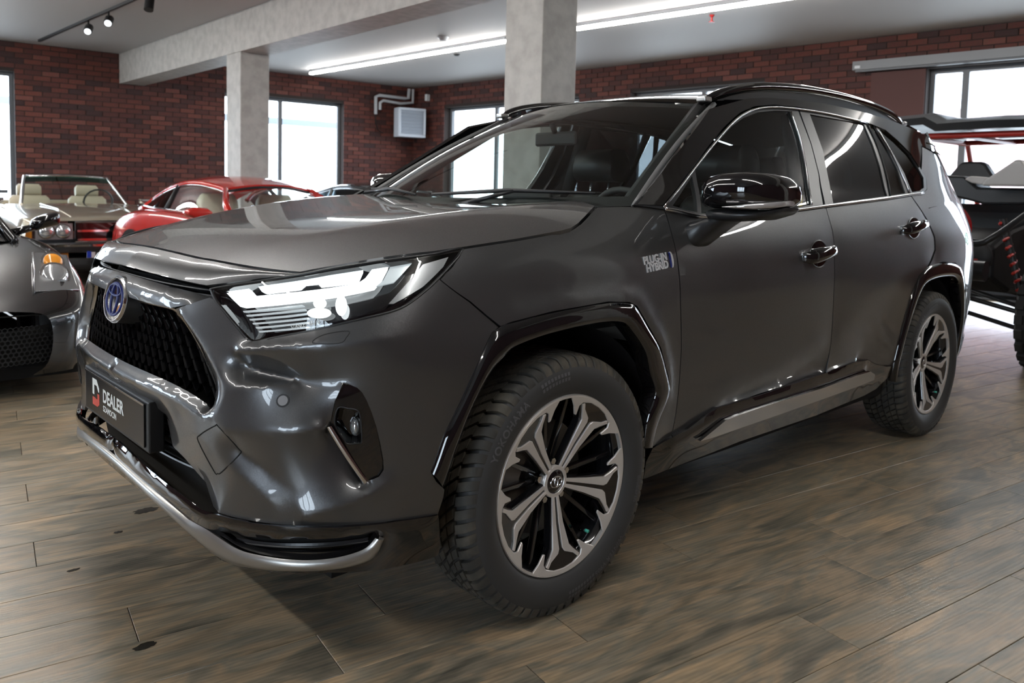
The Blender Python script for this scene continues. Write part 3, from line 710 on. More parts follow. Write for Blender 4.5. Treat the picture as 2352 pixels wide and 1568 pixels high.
def Wxy(s,z):
    """points of the wrap surface, s = metres round the waist from the nose, z = height"""
    s=np.atleast_1d(np.asarray(s,float)); z=np.atleast_1d(np.asarray(z,float))
    rows=np.stack([speval(ST,_CT[k],_MS[k],s) for k in range(len(SZ))],0)  # (L,n,2)
    # pchip-like (catmull) in z, non uniform
    i=np.clip(np.searchsorted(SZ,z)-1,0,len(SZ)-2)
    ar=np.arange(len(s))
    def R(k): return rows[np.clip(k,0,len(SZ)-1),ar]
    def Z(k): return SZ[np.clip(k,0,len(SZ)-1)]
    z0,z1=Z(i),Z(i+1); p0,p1=R(i),R(i+1)
    def tang(k):
        km,kp=np.clip(k-1,0,len(SZ)-1),np.clip(k+1,0,len(SZ)-1)
        return (R(kp)-R(km))/(Z(kp)-Z(km))[:,None]
    m0,m1=tang(i),tang(i+1); h=(z1-z0)[:,None]; t=((z-z0)/(z1-z0))[:,None]
    return (2*t**3-3*t**2+1)*p0+(t**3-2*t**2+t)*h*m0+(-2*t**3+3*t**2)*p1+(t**3-t**2)*h*m1
def W3(s,z):
    q=Wxy(s,z); return np.concatenate([q,np.atleast_1d(np.asarray(z,float))[:,None]],1)
def WN(s,z,e=2e-3):
    s=np.atleast_1d(np.asarray(s,float)); z=np.atleast_1d(np.asarray(z,float))
    a=W3(np.minimum(s+e,SMAX),z)-W3(np.maximum(s-e,0),z)
    b=W3(s,np.minimum(z+e,1.66))-W3(s,np.maximum(z-e,.18))
    n=np.cross(a,b); n/=np.linalg.norm(n,axis=1)[:,None]
    return n   # outward (checked below)
# ================================================================ the grey SUV
def _paint(nt,b,flake=900,amt=.10):
    tc=nd(nt,'ShaderNodeTexCoord'); v=nd(nt,'ShaderNodeTexVoronoi'); v.inputs['Scale'].default_value=flake; lk(nt,tc.outputs['Object'],v.inputs['Vector'])
    sp=nd(nt,'ShaderNodeVectorMath',operation='SUBTRACT'); sp.inputs[1].default_value=(.5,.5,.5); lk(nt,v.outputs['Color'],sp.inputs[0])
    sc=nd(nt,'ShaderNodeVectorMath',operation='SCALE'); sc.inputs['Scale'].default_value=amt; lk(nt,sp.outputs[0],sc.inputs[0])
    g=nd(nt,'ShaderNodeNewGeometry'); ad=nd(nt,'ShaderNodeVectorMath',operation='ADD'); lk(nt,g.outputs['Normal'],ad.inputs[0]); lk(nt,sc.outputs[0],ad.inputs[1])
    nn=nd(nt,'ShaderNodeVectorMath',operation='NORMALIZE'); lk(nt,ad.outputs[0],nn.inputs[0]); lk(nt,nn.outputs[0],b.inputs['Normal'])
M_paint=mat('grey_metallic_paint',(.088,.089,.092),.38,.75,coat=1.,coat_r=.015,build=_paint)
M_pianoblk=mat('piano_black',(.004,.004,.005),.05,coat=1.,coat_r=.01)
M_satblk=mat('satin_black_trim',(.016,.017,.019),.32)
M_blkpl=mat('black_plastic',(.010,.010,.011),.5)
M_chrome=mat('satin_chrome',(.62,.62,.63),.16,1.)
M_champ=mat('champagne_metal',(.42,.40,.37),.22,1.)
M_silver=mat('satin_silver_paint',(.36,.35,.335),.34,.9,coat=.25)
M_dark=mat('dark_void',(.003,.003,.003),.9)
M_gfront=glassmat('clear_car_glass',(.62,.68,.66),dens=1.0)
M_gscreen=glassmat('windscreen_glass',(.74,.80,.78),dens=1.0)
M_gpriv=glassmat('privacy_glass',(.05,.055,.06),dens=1.15)
M_glens=glassmat('headlamp_lens',(.95,.97,.97),dens=.9)
M_drl=mat('led_lamp_white',(1,1,1),.4,emit=(.90,.97,1.0),estr=1.9)
M_proj=mat('projector_lamp',(1,1,1),.3,emit=(.92,.98,1.0),estr=5)
M_dim=mat('lamp_reflector',(.55,.58,.60),.2,.8,emit=(.85,.95,1.0),estr=.35)  # reflector surfaces, with a faint glow put into the material
SW=Surf(W3,0,SMAX,.18,1.66,420,150)
suv=empty('suv'); tag(suv,'dark grey metallic SUV with lit headlights and a dealer plate','car')
def PXW(pts,d=0.): return SW.px(pts,d)
def pxd(rows):
    """rows (px,py,d) -> (s,z,d)"""
    a=np.asarray(rows,float); return SW.px(a[:,:2],a[:,2])
def sdl(rows,n=6): return smooth_line(rows,n)
# ---------------- hood
_x=np.array([-.45,-.2,0.,.2,.378,.57,.70,.75,.80,.83,.86,.92])
def _f(vals):
    Y=np.array(vals,float)[:,None]; M=natspline(_x,Y); return lambda q:speval(_x,Y,M,np.atleast_1d(q))[:,0]
_hyc=_f([.66,.62,.59,.55,.50,.42,.365,.345,.33,.32,.31,.29])
_hzc=_f([1.168,1.155,1.138,1.114,1.086,1.048,1.016,1.002,.988,.978,.964,.935])
_hze=_f([1.125,1.102,1.080,1.052,1.028,.985,.945,.925,.900,.882,.86,.80])
_hdc=_f([-.012,-.011,-.009,-.006,-.002,.004,.008,.010,.014,.017,.020,.022])
def hoodP(x,y):
    x=np.atleast_1d(np.asarray(x,float)); y=np.atleast_1d(np.asarray(y,float)); a=np.sqrt(y*y+1e-9)
    yc,zc,ze,dc=_hyc(x),_hzc(x),_hze(x),_hdc(x)
    t=np.clip((a-yc)/(.86-yc),0,1.6); out=zc-(zc-ze)*t**1.45
    q=np.clip(a/yc,0,1); inn=zc+dc*(1-q**2)
    k=1/(1+np.exp(-(a-yc)/.006)); z=inn*(1-k)+out*k
    return np.stack([x,y,z],1)
SH=Surf(hoodP,-.45,.92,-.9,.95,160,200)
hcut=SH.px([(420,582),(480,594),(540,606),(600,615),(650,621),(688,625)])
hedge=SH.px([(780,608),(866,593),(998,577),(1068,567),(1197,547),(1290,530),(1312,524),(1330,512),(1345,497),(1368,473)])
print('hood cut',np.round(hoodP(hcut[:,0],hcut[:,1]),3)[[0,3,5]].tolist(),'edge',np.round(hoodP(hedge[:,0],hedge[:,1]),3).tolist())
_cp=np.polyfit(hcut[:,1]**2,hcut[:,0],2); _cy=np.linspace(0,hcut[-1,1],14); front=np.c_[np.polyval(_cp,_cy**2),_cy]
rear=np.array([[-.30,.62],[-.26,.48],[-.22,.30],[-.20,.15],[-.195,0.]])
hout=np.vstack([smooth_line(front,3),hedge[:,:2],rear])
hout=inset(hout,.0022); hout[0,1]=0; hout[-1,1]=0
cre=np.array([[x,_hyc(x)[0]] for x in np.linspace(.755,-.16,40)])
hv=patch(SH,hout,.016,[cre])
hood=both('hood',hv,M_paint,suv,.012,weld=True)
# nose panel ahead of the hood shut-line
lip=SW.px([(300,613),(350,627),(420,644),(474,655)]); lip3=np.vstack([[.879,0,.948],W3(lip[:,0],lip[:,1])])
low2=SW.px([(560,644),(630,635),(690,628)]); lip3=np.vstack([lip3,W3(low2[:,0],low2[:,1])])
def polyN(P,n,corner=None):
    P=np.asarray(P,float); l=np.concatenate([[0],np.cumsum(np.linalg.norm(np.diff(P,axis=0),axis=1))]); t=np.linspace(0,l[-1],n)
    return np.stack([np.interp(t,l,P[:,k]) for k in range(P.shape[1])],1)
top3=np.c_[front,np.zeros(len(front))]; top3[:,0]+=.003; top3[:,2]=hoodP(top3[:,0],top3[:,1])[:,2]-.002
nc=int(5/8*48)
botc=np.vstack([polyN(smooth_line(lip3[:5],4),31),polyN(lip3[4:],19)[1:]]); topc=polyN(smooth_line(top3,4),49)
topc[:,0]+=.004
gr=[]
for k in range(9):
    t=k/8; g=topc*(1-t)+botc*t; b=math.sin(PI*t)*.010; g=g+np.c_[np.full(49,b*.7),np.zeros(49),np.full(49,b*.7)]*np.minimum(1,np.linspace(49,0,49)/8)[:,None]; gr.append(g)
V,F=grid_vf(np.array(gr)); F=[f[::-1] for f in F] if False else F
no=both('nose_panel',(V,F),M_paint,suv,.010,weld=True)
# ---------------- fender, doors, quarter (all on the wrap surface)
FL=.022   # how far the arch flares stand proud
shut_f=[(1522,477),(1530,492),(1545,545),(1556,600),(1563,700),(1565,800),(1560,880),(1552,950),(1542,1004)]
arch_o=[(990,1084),(1006,1040),(1026,987),(1087,860),(1128,768),(1150,751),(1177,740),(1266,717),(1394,694),(1445,695),(1462,704),(1490,753),(1516,799),(1534,865),(1538,905),(1516,957),(1505,990),(1498,1023)]
arch_i=[(1021,1122),(1052,1028),(1087,936),(1128,860),(1164,819),(1184,799),(1266,768),(1368,745),(1434,742),(1462,768),(1490,814),(1501,865),(1512,905),(1497,950),(1488,985),(1482,1030)]
fo=pxd([(1066,570,0),(1197,550,0),(1290,533,0),(1314,527,0),(1333,514,0),(1348,499,0),(1371,475,0),(1430,473,0),(1462,474,0)]+[(*p,0) for p in shut_f]+[(1499,1026,.004)]+[(*p,.010) for p in arch_o[::-1] if p[0]>1149]+[(1080,694,0),(1009,642,0),(1040,610,0)])
bulge=pxd([(1190,698,.001),(1270,674,.002),(1400,656,.002),(1447,653,.002),(1482,668,.002),(1506,705,.002),(1532,775,.003),(1546,860,.003),(1545,930,.003)])
bulge2=pxd([(1185,727,.014),(1266,706,.015),(1394,684,.015),(1450,688,.015),(1472,700,.015),(1500,752,.015),(1526,800,.015),(1541,865,.014),(1543,910,.012)])
fv=patch(SW,inset(fo,.0022),.014,[sdl(bulge),sdl(bulge2)],smooth=2)
fe=both('front_fender',fv,M_paint,suv,.010)
# doors
belt=[(1527,481),(1560,489),(1610,499),(1700,500),(1826,486),(1893,477)]
shut_m=[(1897,477),(1905,505),(1912,530),(1916,600),(1914,700),(1908,790),(1898,856)]
clad_t=[(1540,1008),(1578,985),(1621,952),(1650,935),(1709,918),(1788,893),(1894,857),(1964,831),(1994,827),(2010,836),(2036,842),(2056,840)]
do=pxd([(*p,0) for p in shut_f]+[(*p,0) for p in clad_t[1:7]]+[(*p,0) for p in shut_m[::-1]]+[(*p,0) for p in belt[::-1]])
shl=pxd([(1575,617,.004),(1650,600,.004),(1780,568,.004),(1890,541,.004)])
low=pxd([(1600,955,.003),(1680,905,.006),(1780,850,.008),(1890,788,.008)]); low2_=pxd([(1660,920,-.008),(1760,888,-.014),(1893,843,-.016)])
dv=patch(SW,inset(do,.0022),.018,[sdl(shl),sdl(low),sdl(low2_)],smooth=3)
fd=both('front_door',dv,M_paint,suv,.012)
arch_ro=[(2057,777),(2066,735),(2077,692),(2089,645),(2098,614),(2115,596),(2148,583),(2183,578)]
arch_ri=[(2062,795),(2074,742),(2089,701),(2101,677),(2110,660),(2118,648),(2142,636),(2177,630),(2200,629)]
shut_r=[(2090,449),(2108,477),(2125,504),(2143,544),(2144,585)]
# arches are circles about the axle on the far side too: build rear flare from metres
def arc_sz(xc,zc,r,a0,a1,n,d=0.,sq=0.):
    out=[]
    for a in np.linspace(a0,a1,n):
        c,s=math.cos(math.radians(a)),math.sin(math.radians(a)); k=1+sq*(abs(math.sin(2*math.radians(a))))
        out.append((xc+r*k*c,zc+r*k*s))
    return out
def s_of_x(x,z):
    """s of the side surface at length x (scalar arrays)"""
    ss=np.linspace(.9,5.25,700); out=[]
    for xx,zz in zip(np.atleast_1d(x),np.atleast_1d(z)):
        q=Wxy(ss,np.full_like(ss,zz))[:,0]; out.append(np.interp(-xx,-q,ss))
    return np.array(out)
def xz(rows,d=0.):
    a=np.asarray(rows,float); return np.c_[s_of_x(a[:,0],a[:,1]),a[:,1],np.full(len(a),d) if a.shape[1]<3 else a[:,2]]
RAO=[(-2.245,.34),(-2.235,.42),(-2.262,.55),(-2.33,.74),(-2.40,.835),(-2.50,.872),(-2.69,.885),(-2.88,.872),(-2.985,.83),(-3.06,.73),(-3.125,.55),(-3.14,.42),(-3.13,.34)]
RAI=[(-2.285,.34),(-2.275,.42),(-2.305,.55),(-2.375,.70),(-2.44,.775),(-2.53,.805),(-2.69,.815),(-2.85,.805),(-2.945,.77),(-3.01,.69),(-3.08,.55),(-3.095,.42),(-3.085,.34)]
ro=pxd([(*p,0) for p in shut_m[1:]]+[(*p,0) for p in clad_t[7:]])
ro_=np.vstack([PXW([shut_m[0]],0)+0,ro,xz([p for p in RAO[1:6]],.012),pxd([(2146,575,0),(2145,545,0),(2127,504,0),(2110,477,0),(2092,450,0)]),pxd([(2040,458,0),(1960,467,0)])])
shl2=pxd([(1925,532,.004),(2000,514,.004),(2080,497,.004),(2120,490,.004)]); low3=pxd([(1925,770,.008),(1980,715,.010),(2030,665,.012),(2060,640,.012)]); low4=pxd([(1920,842,-.016),(1960,828,-.014),(2010,810,-.006)])
rv=patch(SW,inset(ro_,.0022),.018,[sdl(shl2),sdl(low3),sdl(low4)],smooth=3)
rd=both('rear_door',rv,M_paint,suv,.012)
# rear quarter with C pillar, up to the roof side
q_fr=pxd([(2092,448,0),(2112,476,0),(2129,503,0),(2147,543,0),(2148,575,0)])
gq=[(2012,291),(2032,297),(2062,322),(2092,352),(2112,383),(2124,405),(2126,432),(2117,441),(2092,445)]
qo=np.vstack([q_fr,xz([(-2.52,.876,.012),(-2.69,.888,.012),(-2.88,.875,.012),(-2.985,.833,.012),(-3.06,.733,.012),(-3.125,.55,.01),(-3.145,.40,.008),(-3.36,.40,0),(-3.47,.55,0),(-3.50,.80,0),(-3.50,.98,0),(-3.42,1.02,0),(-3.40,1.16,0),(-3.36,1.25,0),(-3.30,1.36,0),(-3.22,1.46,0),(-3.02,1.49,0)]),pxd([(2118,396,0),(2098,362,0),(2070,331,0)])[1:2]*0+pxd([(2116,390,0)]),pxd([(2127,408,0),(2129,434,0),(2118,444,0)])])
qv=patch(SW,inset(qo,.0022),.02,[],smooth=2)
qu=both('rear_quarter',qv,M_paint,suv,.012)
# ---------------- arch flares (gloss black), front and rear
def flare(name,outer,inner,d0,d1,crest=None):
    a=smooth_line(outer,4); b=smooth_line(inner,4); a=polyN(a,70); b=polyN(b,70); rows=[]
    for t,dd in ((0,d0-.012),(.0,d0),(.10,d0+.008),(.3,d1),(.75,d1),(.93,d1-.002),(1.,d1-.012),(1.0,-.035)):
        q=a*(1-t)+b*t; rows.append(SW.off(q[:,0],q[:,1],np.full(len(q),dd)))
    V,F=grid_vf(np.array(rows)); return V,F
ao=PXW(arch_o,.012); ai=PXW(arch_i,.026)
ff=flare('front_arch',ao,ai,.010,.026)
w=both('arch_flare',ff,M_pianoblk,suv,0)
rf=flare('rear_arch',xz(RAO),xz(RAI),.010,.026); both('arch_flare',rf,M_pianoblk,suv,0)
# flip check for the flares: make normals point away from the car
for o in [c for c in suv.children if c.name.startswith('arch_flare')]:
    bm=bmesh.new(); bm.from_mesh(o.data); s=sum(f.normal.y*(1 if o.data.vertices[0].co.y>0 else -1)*f.calc_area() for f in bm.faces)
    if s<0: bmesh.ops.reverse_faces(bm,faces=bm.faces)
    bm.to_mesh(o.data); bm.free()
# wheel-well liners, and a dark sheet added so the panel gaps look shaded
for xc in (0.,-2.69):
    prof=[]
    for a in np.linspace(-4,184,30):
        r_=.445; prof.append((xc+r_*math.cos(math.radians(a)),.37+r_*1.0*math.sin(math.radians(a))))
    for sg in (1,-1):
        G=np.array([[(x,sg*y,z) for x,z in prof] for y in (.872,.80,.45)]); V,F=grid_vf(G)
        c0=len(V); V=list(map(tuple,V))+[(xc,sg*.45,.37)]; n=len(prof); F=list(F)+[(2*n+i,2*n+i+1,c0) for i in range(n-1)]
        mesh_obj('wheel_liner',V,F,M_blkpl,suv)
ss=np.linspace(1.12,5.3,130); zz=np.linspace(.26,1.10,26)
Gs=[];S_,Z_=np.meshgrid(ss,zz,indexing='ij'); Pn=SW.off(S_.ravel(),Z_.ravel(),np.full(S_.size,-.03))
Fs=[]
for i in range(len(ss)-1):
    for j in range(len(zz)-1):
        c=Pn[i*26+j]
        if c[0]>-.35 and c[2]>.93: continue
        if min(math.hypot(c[0]-xc,c[2]-.37) for xc in (0,-2.69))<.46 or (c[2]<.5 and min(abs(c[0]-xc) for xc in (0,-2.69))<.43): continue
        Fs.append((i*26+j,(i+1)*26+j,(i+1)*26+j+1,i*26+j+1))
both('gap_shade_shell',(Pn,Fs),M_dark,suv,0)
# underbody
box('underbody',-3.5,.62,-.70,.70,.22,.30,M_dark,suv)
box('engine_bay',.05,.60,-.42,.42,.30,.92,M_dark,suv)
# sill cladding: gloss black step with a chrome strip
sil_t=clad_t; sil_b=[(1498,1024),(1476,1098),(1540,1073),(1700,1010),(1876,950),(1985,905),(2010,893),(2040,862)]
so=pxd([(1540,1006,.012)]+[(*p,.012) for p in clad_t[1:]]+[(2048,858,.008),(2012,893,.0),(1985,908,.0),(1876,953,0),(1700,1013,0),(1540,1075,0),(1478,1100,0),(1484,1060,.004),(1499,1030,.008)])
ledge=pxd([(1545,1018,.02),(1590,992,.022),(1640,957,.022),(1710,934,.022),(1790,908,.022),(1896,872,.022),(1990,838,.02)])
sv=patch(SW,so,.016,[sdl(ledge,4)],smooth=1); both('sill_cladding',sv,M_pianoblk,suv,.02)
cs=pxd([(1609,1013,.032),(1640,988,.032),(1668,965,.034),(1700,952,.034),(1790,922,.034),(1894,890,.034),(1970,862,.034),(2000,853,.034),(2010,860,.032),(2008,872,.030),(1980,884,.030),(1894,915,.030),(1790,952,.030),(1700,983,.030),(1640,1004,.030)])
both('chrome_strip',patch(SW,cs,.012),M_chrome,suv,.012)
# ---------------- front bumper (painted), one welded mesh
hl_in=[(486,668),(496,692),(517,718),(549,756),(578,785)]
hl_lo=[(628,776),(734,755),(826,734),(892,718),(932,702),(971,673),(1007,640)]
hl_up=[(1064,572),(998,583),(866,601),(760,618),(690,631),(600,645),(540,654),(488,663)]
fog_o=[(787,881),(803,884),(820,891),(832,902),(843,921),(855,949),(866,982),(876,1024),(883,1062),(883,1081),(872,1096),(852,1105),(838,1109),(822,1084),(800,1048),(778,1010),(759,980),(759,966),(768,922)]
def fitline(rows,deg,s0,s1,n):
    """fair curve through traced (s,z,d) rows"""
    a=np.asarray(rows,float); t=np.linspace(s0,s1,n); return np.c_[t,np.polyval(np.polyfit(a[:,0]**2,a[:,1],deg),t**2),np.interp(t,a[np.argsort(a[:,0]),0],a[np.argsort(a[:,0]),2])]
bar_t=[(300,838),(335,850),(408,887),(455,912),(478,928)]
bo=np.vstack([
 fitline(np.vstack([[[0,.685,.004]],pxd([(*p,.004) for p in bar_t])]),2,0,PXW([(478,928)])[0,0],14),
 pxd([(490,944,-.006),(498,900,-.010),(496,884,-.010),(463,808,-.010),(425,739,-.008),(407,722,-.004),(404,709,.006)]),
 pxd([(440,697,.004),(482,683,.0)]),
 pxd([(*p,0) for p in hl_in[1:]]),pxd([(*p,0) for p in hl_lo]),
 pxd([(1078,694,0),(1146,752,.006)]),pxd([(1126,770,.010),(1086,861,.010),(1025,988,.010),(990,1085,.010),(1002,1106,.010),(1021,1124,.010)]),
 pxd([(1018,1142,.004),(1005,1182,.0),(907,1195,0),(792,1206,0),(693,1206,0),(582,1196,0),(502,1177,0)]),
 pxd([(491,1163,-.012),(473,1107,-.014),(424,1051,-.014),(397,1024,-.014),(383,954,-.012)]),
 fitline(np.vstack([pxd([(383,954,-.004),(335,918,.0),(300,896,.0)]),[[0,.617,.0]]]),2,0,PXW([(375,949)])[0,0],12)[::-1]])
c1=pxd([(541,804,.016),(575,803,.021),(640,799,.022),(720,795,.019),(808,790,.014),(907,776,.008),(984,757,.004),(1060,738,.001)])
c2=pxd([(541,807,.012),(563,838,-.016),(601,855,-.028),(650,868,-.030),(700,875,-.026),(777,879,-.014),(830,876,-.004)])
c3=pxd([(409,712,.014),(455,777,.020),(521,886,.026)]); c3b=pxd([(521,886,.026),(563,886,.024),(615,883,.014),(670,881,-.008)])
c3c=pxd([(521,886,.026),(508,925,.026),(488,962,.026)])
c4a=pxd([(488,962,.026),(517,991,.031)]); c4=pxd([(517,991,.031),(601,989,.032),(680,988,.027),(716,987,.022),(750,984,.006)])
c5=pxd([(517,991,.031),(552,1035,.006),(610,1080,.000),(670,1130,.003),(697,1187,.016)])
c6=pxd([(697,1187,.016),(760,1170,.016),(831,1142,.013),(892,1106,.004)])
bar_c=fitline(np.vstack([[[0,.650,.022]],pxd([(300,868,.022),(335,884,.022),(400,916,.022),(450,946,.024)])]),2,0,PXW([(450,946)])[0,0],16); bar_c=np.vstack([bar_c,pxd([(488,962,.026)])])
strip=pxd([(414,950,.008),(450,992,.016),(500,1040,.018),(560,1095,.016),(620,1150,.010),(650,1185,.003)])
tow_sz=PXW([(458,1001),(497,975),(548,1030),(551,1044),(503,1088),(494,1084)])
fog_sz=np.c_[PXW(fog_o,0)[:,:2],np.full(len(fog_o),-.006)]; fog_sz[12:17,2]=-.034
bv=patch(SW,bo,.0065,[c1,c2,c3,c3b,c3c,c4a,c4,c5,c6,bar_c,strip],holes=[fog_sz],smooth=1)
bump=both('front_bumper',bv,M_paint,suv,.010,weld=True,ns=1)
def W_(rows,n=None): return pxd(rows)
# tow-eye cover outline, washer flap, parking sensor sit on the skin
def skin_line(name,pts,d,r,m,parent,closed=True):
    q=PXW(pts,d); P=SW.off(q[:,0],q[:,1],q[:,2]); P=resample(np.c_[P[:,0],P[:,1],P[:,2]],.02,closed) if False else P
    P=[tuple(p) for p in P]; vf=tube_vf(P,r,5,closed); return both(name,vf,m,parent,0)
from mathutils.bvhtree import BVHTree
_bm=bmesh.new(); _bm.from_mesh(bump.data); BV=BVHTree.FromBMesh(_bm); _bm.free()
def on_bumper(x,y,lift=0.):
    v=ray(x,y); h,n,i,dist=BV.ray_cast(Vector(CAM),Vector(v)); 
    if h is None: q=PXW([(x,y)],0); return W3(q[:,0],q[:,1])[0],np.array([1,0,0])
    n=np.array(n); n=n if np.dot(n,-v)>0 else -n
    return np.array(h)+n*lift,n
def groove(name,pts,r=.0016,lift=.0002,closed=True,m=None,parent=None,n=4):
    P=smooth_line(pts,n,closed); Q=[tuple(on_bumper(*p[:2],lift)[0]) for p in P]; return both(name,tube_vf(Q,r,5,closed),m or M_dark,parent or bump,0)
groove('tow_cover_gap',[(460,998),(495,977),(502,980),(548,1030),(551,1042),(510,1083),(500,1087),(492,1082),(456,1014)],.0017,0)
groove('washer_flap_gap',[(718,787),(745,768),(800,760),(795,775),(779,788)],.0012,0,m=M_blkpl)
def disc_on(name,px,py,r,th,m,parent,seg=20,lift=0.):
    p,n=on_bumper(px,py,lift); vf=tube_vf([p-n*.004,p+n*th],r,seg); return both(name,vf,m,parent,0,auto=40)
M_sens=mat('sensor_grey',(.20,.20,.21),.35)
disc_on('sensor_ring',650,920,.0155,.0006,M_blkpl,bump); disc_on('parking_sensor',650,920,.0115,.0022,M_sens,bump)
# ---------------- upper grille bar with badge pod
gb_top=fitline(pxd([(330,640,-.010),(361,649,-.014),(420,664,-.020),(484,680,-.024)]),1,0,PXW([(484,680)])[0,0],14)
gb_mid=fitline(pxd([(324,664,.012),(380,676,.010),(440,684,.004)]),1,0,PXW([(440,684)])[0,0],14)
gb_bot=fitline(pxd([(313,688,.010),(350,697,.010),(401,709,.010)]),1,0,PXW([(401,709)])[0,0],14)
gbo=np.vstack([gb_bot,pxd([(438,698,.006),(482,683,-.010)]),gb_top[::-1]])
gbv=patch(SW,gbo,.011,[gb_mid],smooth=1); both('grille_bar',gbv,M_paint,suv,.010,weld=True)
# backing behind the openings
sg_=np.linspace(0,.80,40); zg=np.linspace(.24,.95,30); S_,Z_=np.meshgrid(sg_,zg,indexing='ij')
Pb=SW.off(S_.ravel(),Z_.ravel(),np.full(S_.size,-.075)); Vb,Fb=grid_vf(Pb.reshape(40,30,3)); both('grille_backing',(Vb,Fb),M_dark,suv,0,weld=True)
# nose slot fins
for z in (.928,.914): 
    s_=np.linspace(0,.52,24); a=SW.off(s_,np.full(24,z),np.full(24,-.018)); b=SW.off(s_,np.full(24,z-.006),np.full(24,-.05)); V,F=grid_vf(np.array([a,b])); both('slot_fin',(V,F),M_satblk,suv,.003,weld=True)
# ---------------- mesh grille: stepped cells
gz0=.672
gsh=np.vstack([[[0,.85,0]],pxd([(313,692,0),(352,702,0),(400,715,0),(420,742,0),(458,812,0),(488,888,0),(478,922,0),(408,884,0),(335,849,0)]),[[0,.680,0]]])
cells=[]
gu,gv=.046,.027
for r_ in range(-1,9):
    for c_ in range(-1,14):
        u=c_*gu+(gu/2 if r_%2 else 0); v=.668+r_*gv
        if u<-.001: continue
        if not inpoly(np.array([[u,v]]),gsh)[0] and not inpoly(np.array([[max(u-.012,0),v]]),gsh)[0]: continue
        # a lozenge frame: four thin sloped bars
        hx,hz=gu*.5,gv*.98; w=.0042
        ring_o=[(u-hx,v),(u,v-hz),(u+hx,v),(u,v+hz)]; ring_i=[(u-hx+w*1.7,v),(u,v-hz+w),(u+hx-w*1.7,v),(u,v+hz-w)]
        for k in range(4):
            a,b=ring_o[k],ring_o[(k+1)%4]; ai_,bi_=ring_i[k],ring_i[(k+1)%4]
            if max(a[0],b[0])<0: continue
            q=np.array([a,b,bi_,ai_]); q[:,0]=np.maximum(q[:,0],0)
            d1=-.018; d2=-.026 if k in (0,1) else -.015
            f=SW.off(q[:,0],q[:,1],np.array([d1,d1,d2,d2])); bk=SW.off(q[:,0],q[:,1],np.full(4,-.034))
            V=[tuple(x) for x in f]+[tuple(x) for x in bk]; cells.append((V,[(0,1,2,3),(3,2,6,7),(0,4,5,1)]))
gm=both('grille_mesh',join_vf(*cells),mat('grille_black',(.0035,.0035,.004),.16,spec=.3),suv,0,weld=True,auto=30)
# champagne trim round the grille edge
def ribbon(name,a,b,da,db,m,parent,n=60,th=.006,weld=False):
    A=polyN(smooth_line(np.c_[PXW(a,da)[:,:2]],5),n); B=polyN(smooth_line(np.c_[PXW(b,db)[:,:2]],5),n)
    rows=[]
    for t in (0,.25,.5,.75,1):
        q=A*(1-t)+B*t; dd=da*(1-t)+db*t+.003*math.sin(PI*t); rows.append(SW.off(q[:,0],q[:,1],np.full(n,dd)))
    V,F=grid_vf(np.array(rows)); 
    nrm=np.cross(np.array(V[n])-np.array(V[0]),np.array(V[1])-np.array(V[0]))
    cen=np.array(V).mean(0); out=np.array([1,1,0]) 
    if np.dot(np.cross(np.array(V[F[len(F)//2][1]])-np.array(V[F[len(F)//2][0]]),np.array(V[F[len(F)//2][2]])-np.array(V[F[len(F)//2][0]])),CAM-cen)<0: F=[f[::-1] for f in F]
    return both(name,(V,F),m,parent,th,weld=weld)
ribbon('grille_trim',[(318,693),(360,704),(398,714),(411,728),(430,752),(463,810),(492,870),(497,892),(490,942)],[(318,689),(360,700),(401,709),(417,723),(436,747),(468,804),(499,866),(503,895),(494,948)],-.012,.0,M_champ,suv,60,.004)
# ---------------- licence plate and its holder
pl=np.array([.918,0,.5535]); prx=math.radians(2)
holder=box('plate_holder',.872,.912,-.285,.285,.485,.62,M_blkpl,suv,bev=.004)
plate=box('license_plate',.9121,.9165,-.26,.26,.4965,.6105,mat('plate_black',(.010,.010,.011),.22),suv,bev=.001)
rimv=[]
plr=box('plate_frame',.9165,.9185,-.262,.262,.6075,.6125,M_chrome,suv)
M_white=mat('white_print',(.72,.74,.72),.5); M_redp=mat('red_print',(.55,.055,.03),.45)
def on_plate(vf,y,z,x=.9168): return xform(vf,lambda v:(x,y+v[0],z+v[1]))
mesh_obj('plate_lettering',*on_plate(text_vf('DEALER',.052,bold=.0016,align='LEFT',spacing=1.02),-.09,.5615),M_white,plate,smooth=False).data.name='plate_lettering'
mesh_obj('plate_lettering',*on_plate(text_vf('SZAMOCIN',.0235,bold=.0006,align='LEFT',spacing=1.02),-.088,.5255),M_white,plate,smooth=False)
# logo: white bracket over a red hook
def flat(poly,y,z,m,name='plate_logo',x=.9168):
    V=[(x,y+a,z+b) for a,b in poly]; return mesh_obj(name,V,[tuple(range(len(V)))],m,plate,smooth=False)
flat([(-.036,-.008),(-.036,.040),(.006,.040),(.030,.018),(.030,.006),(.022,.006),(.006,.022),(-.018,.022),(-.018,-.008)],-.155,.558,M_white)
flat([(-.036,-.016),(-.036,-.040),(.012,-.040),(.032,-.030),(.032,.000),(.012,.000),(.012,-.018),(-.002,-.018),(-.010,-.016)],-.155,.558,M_redp)
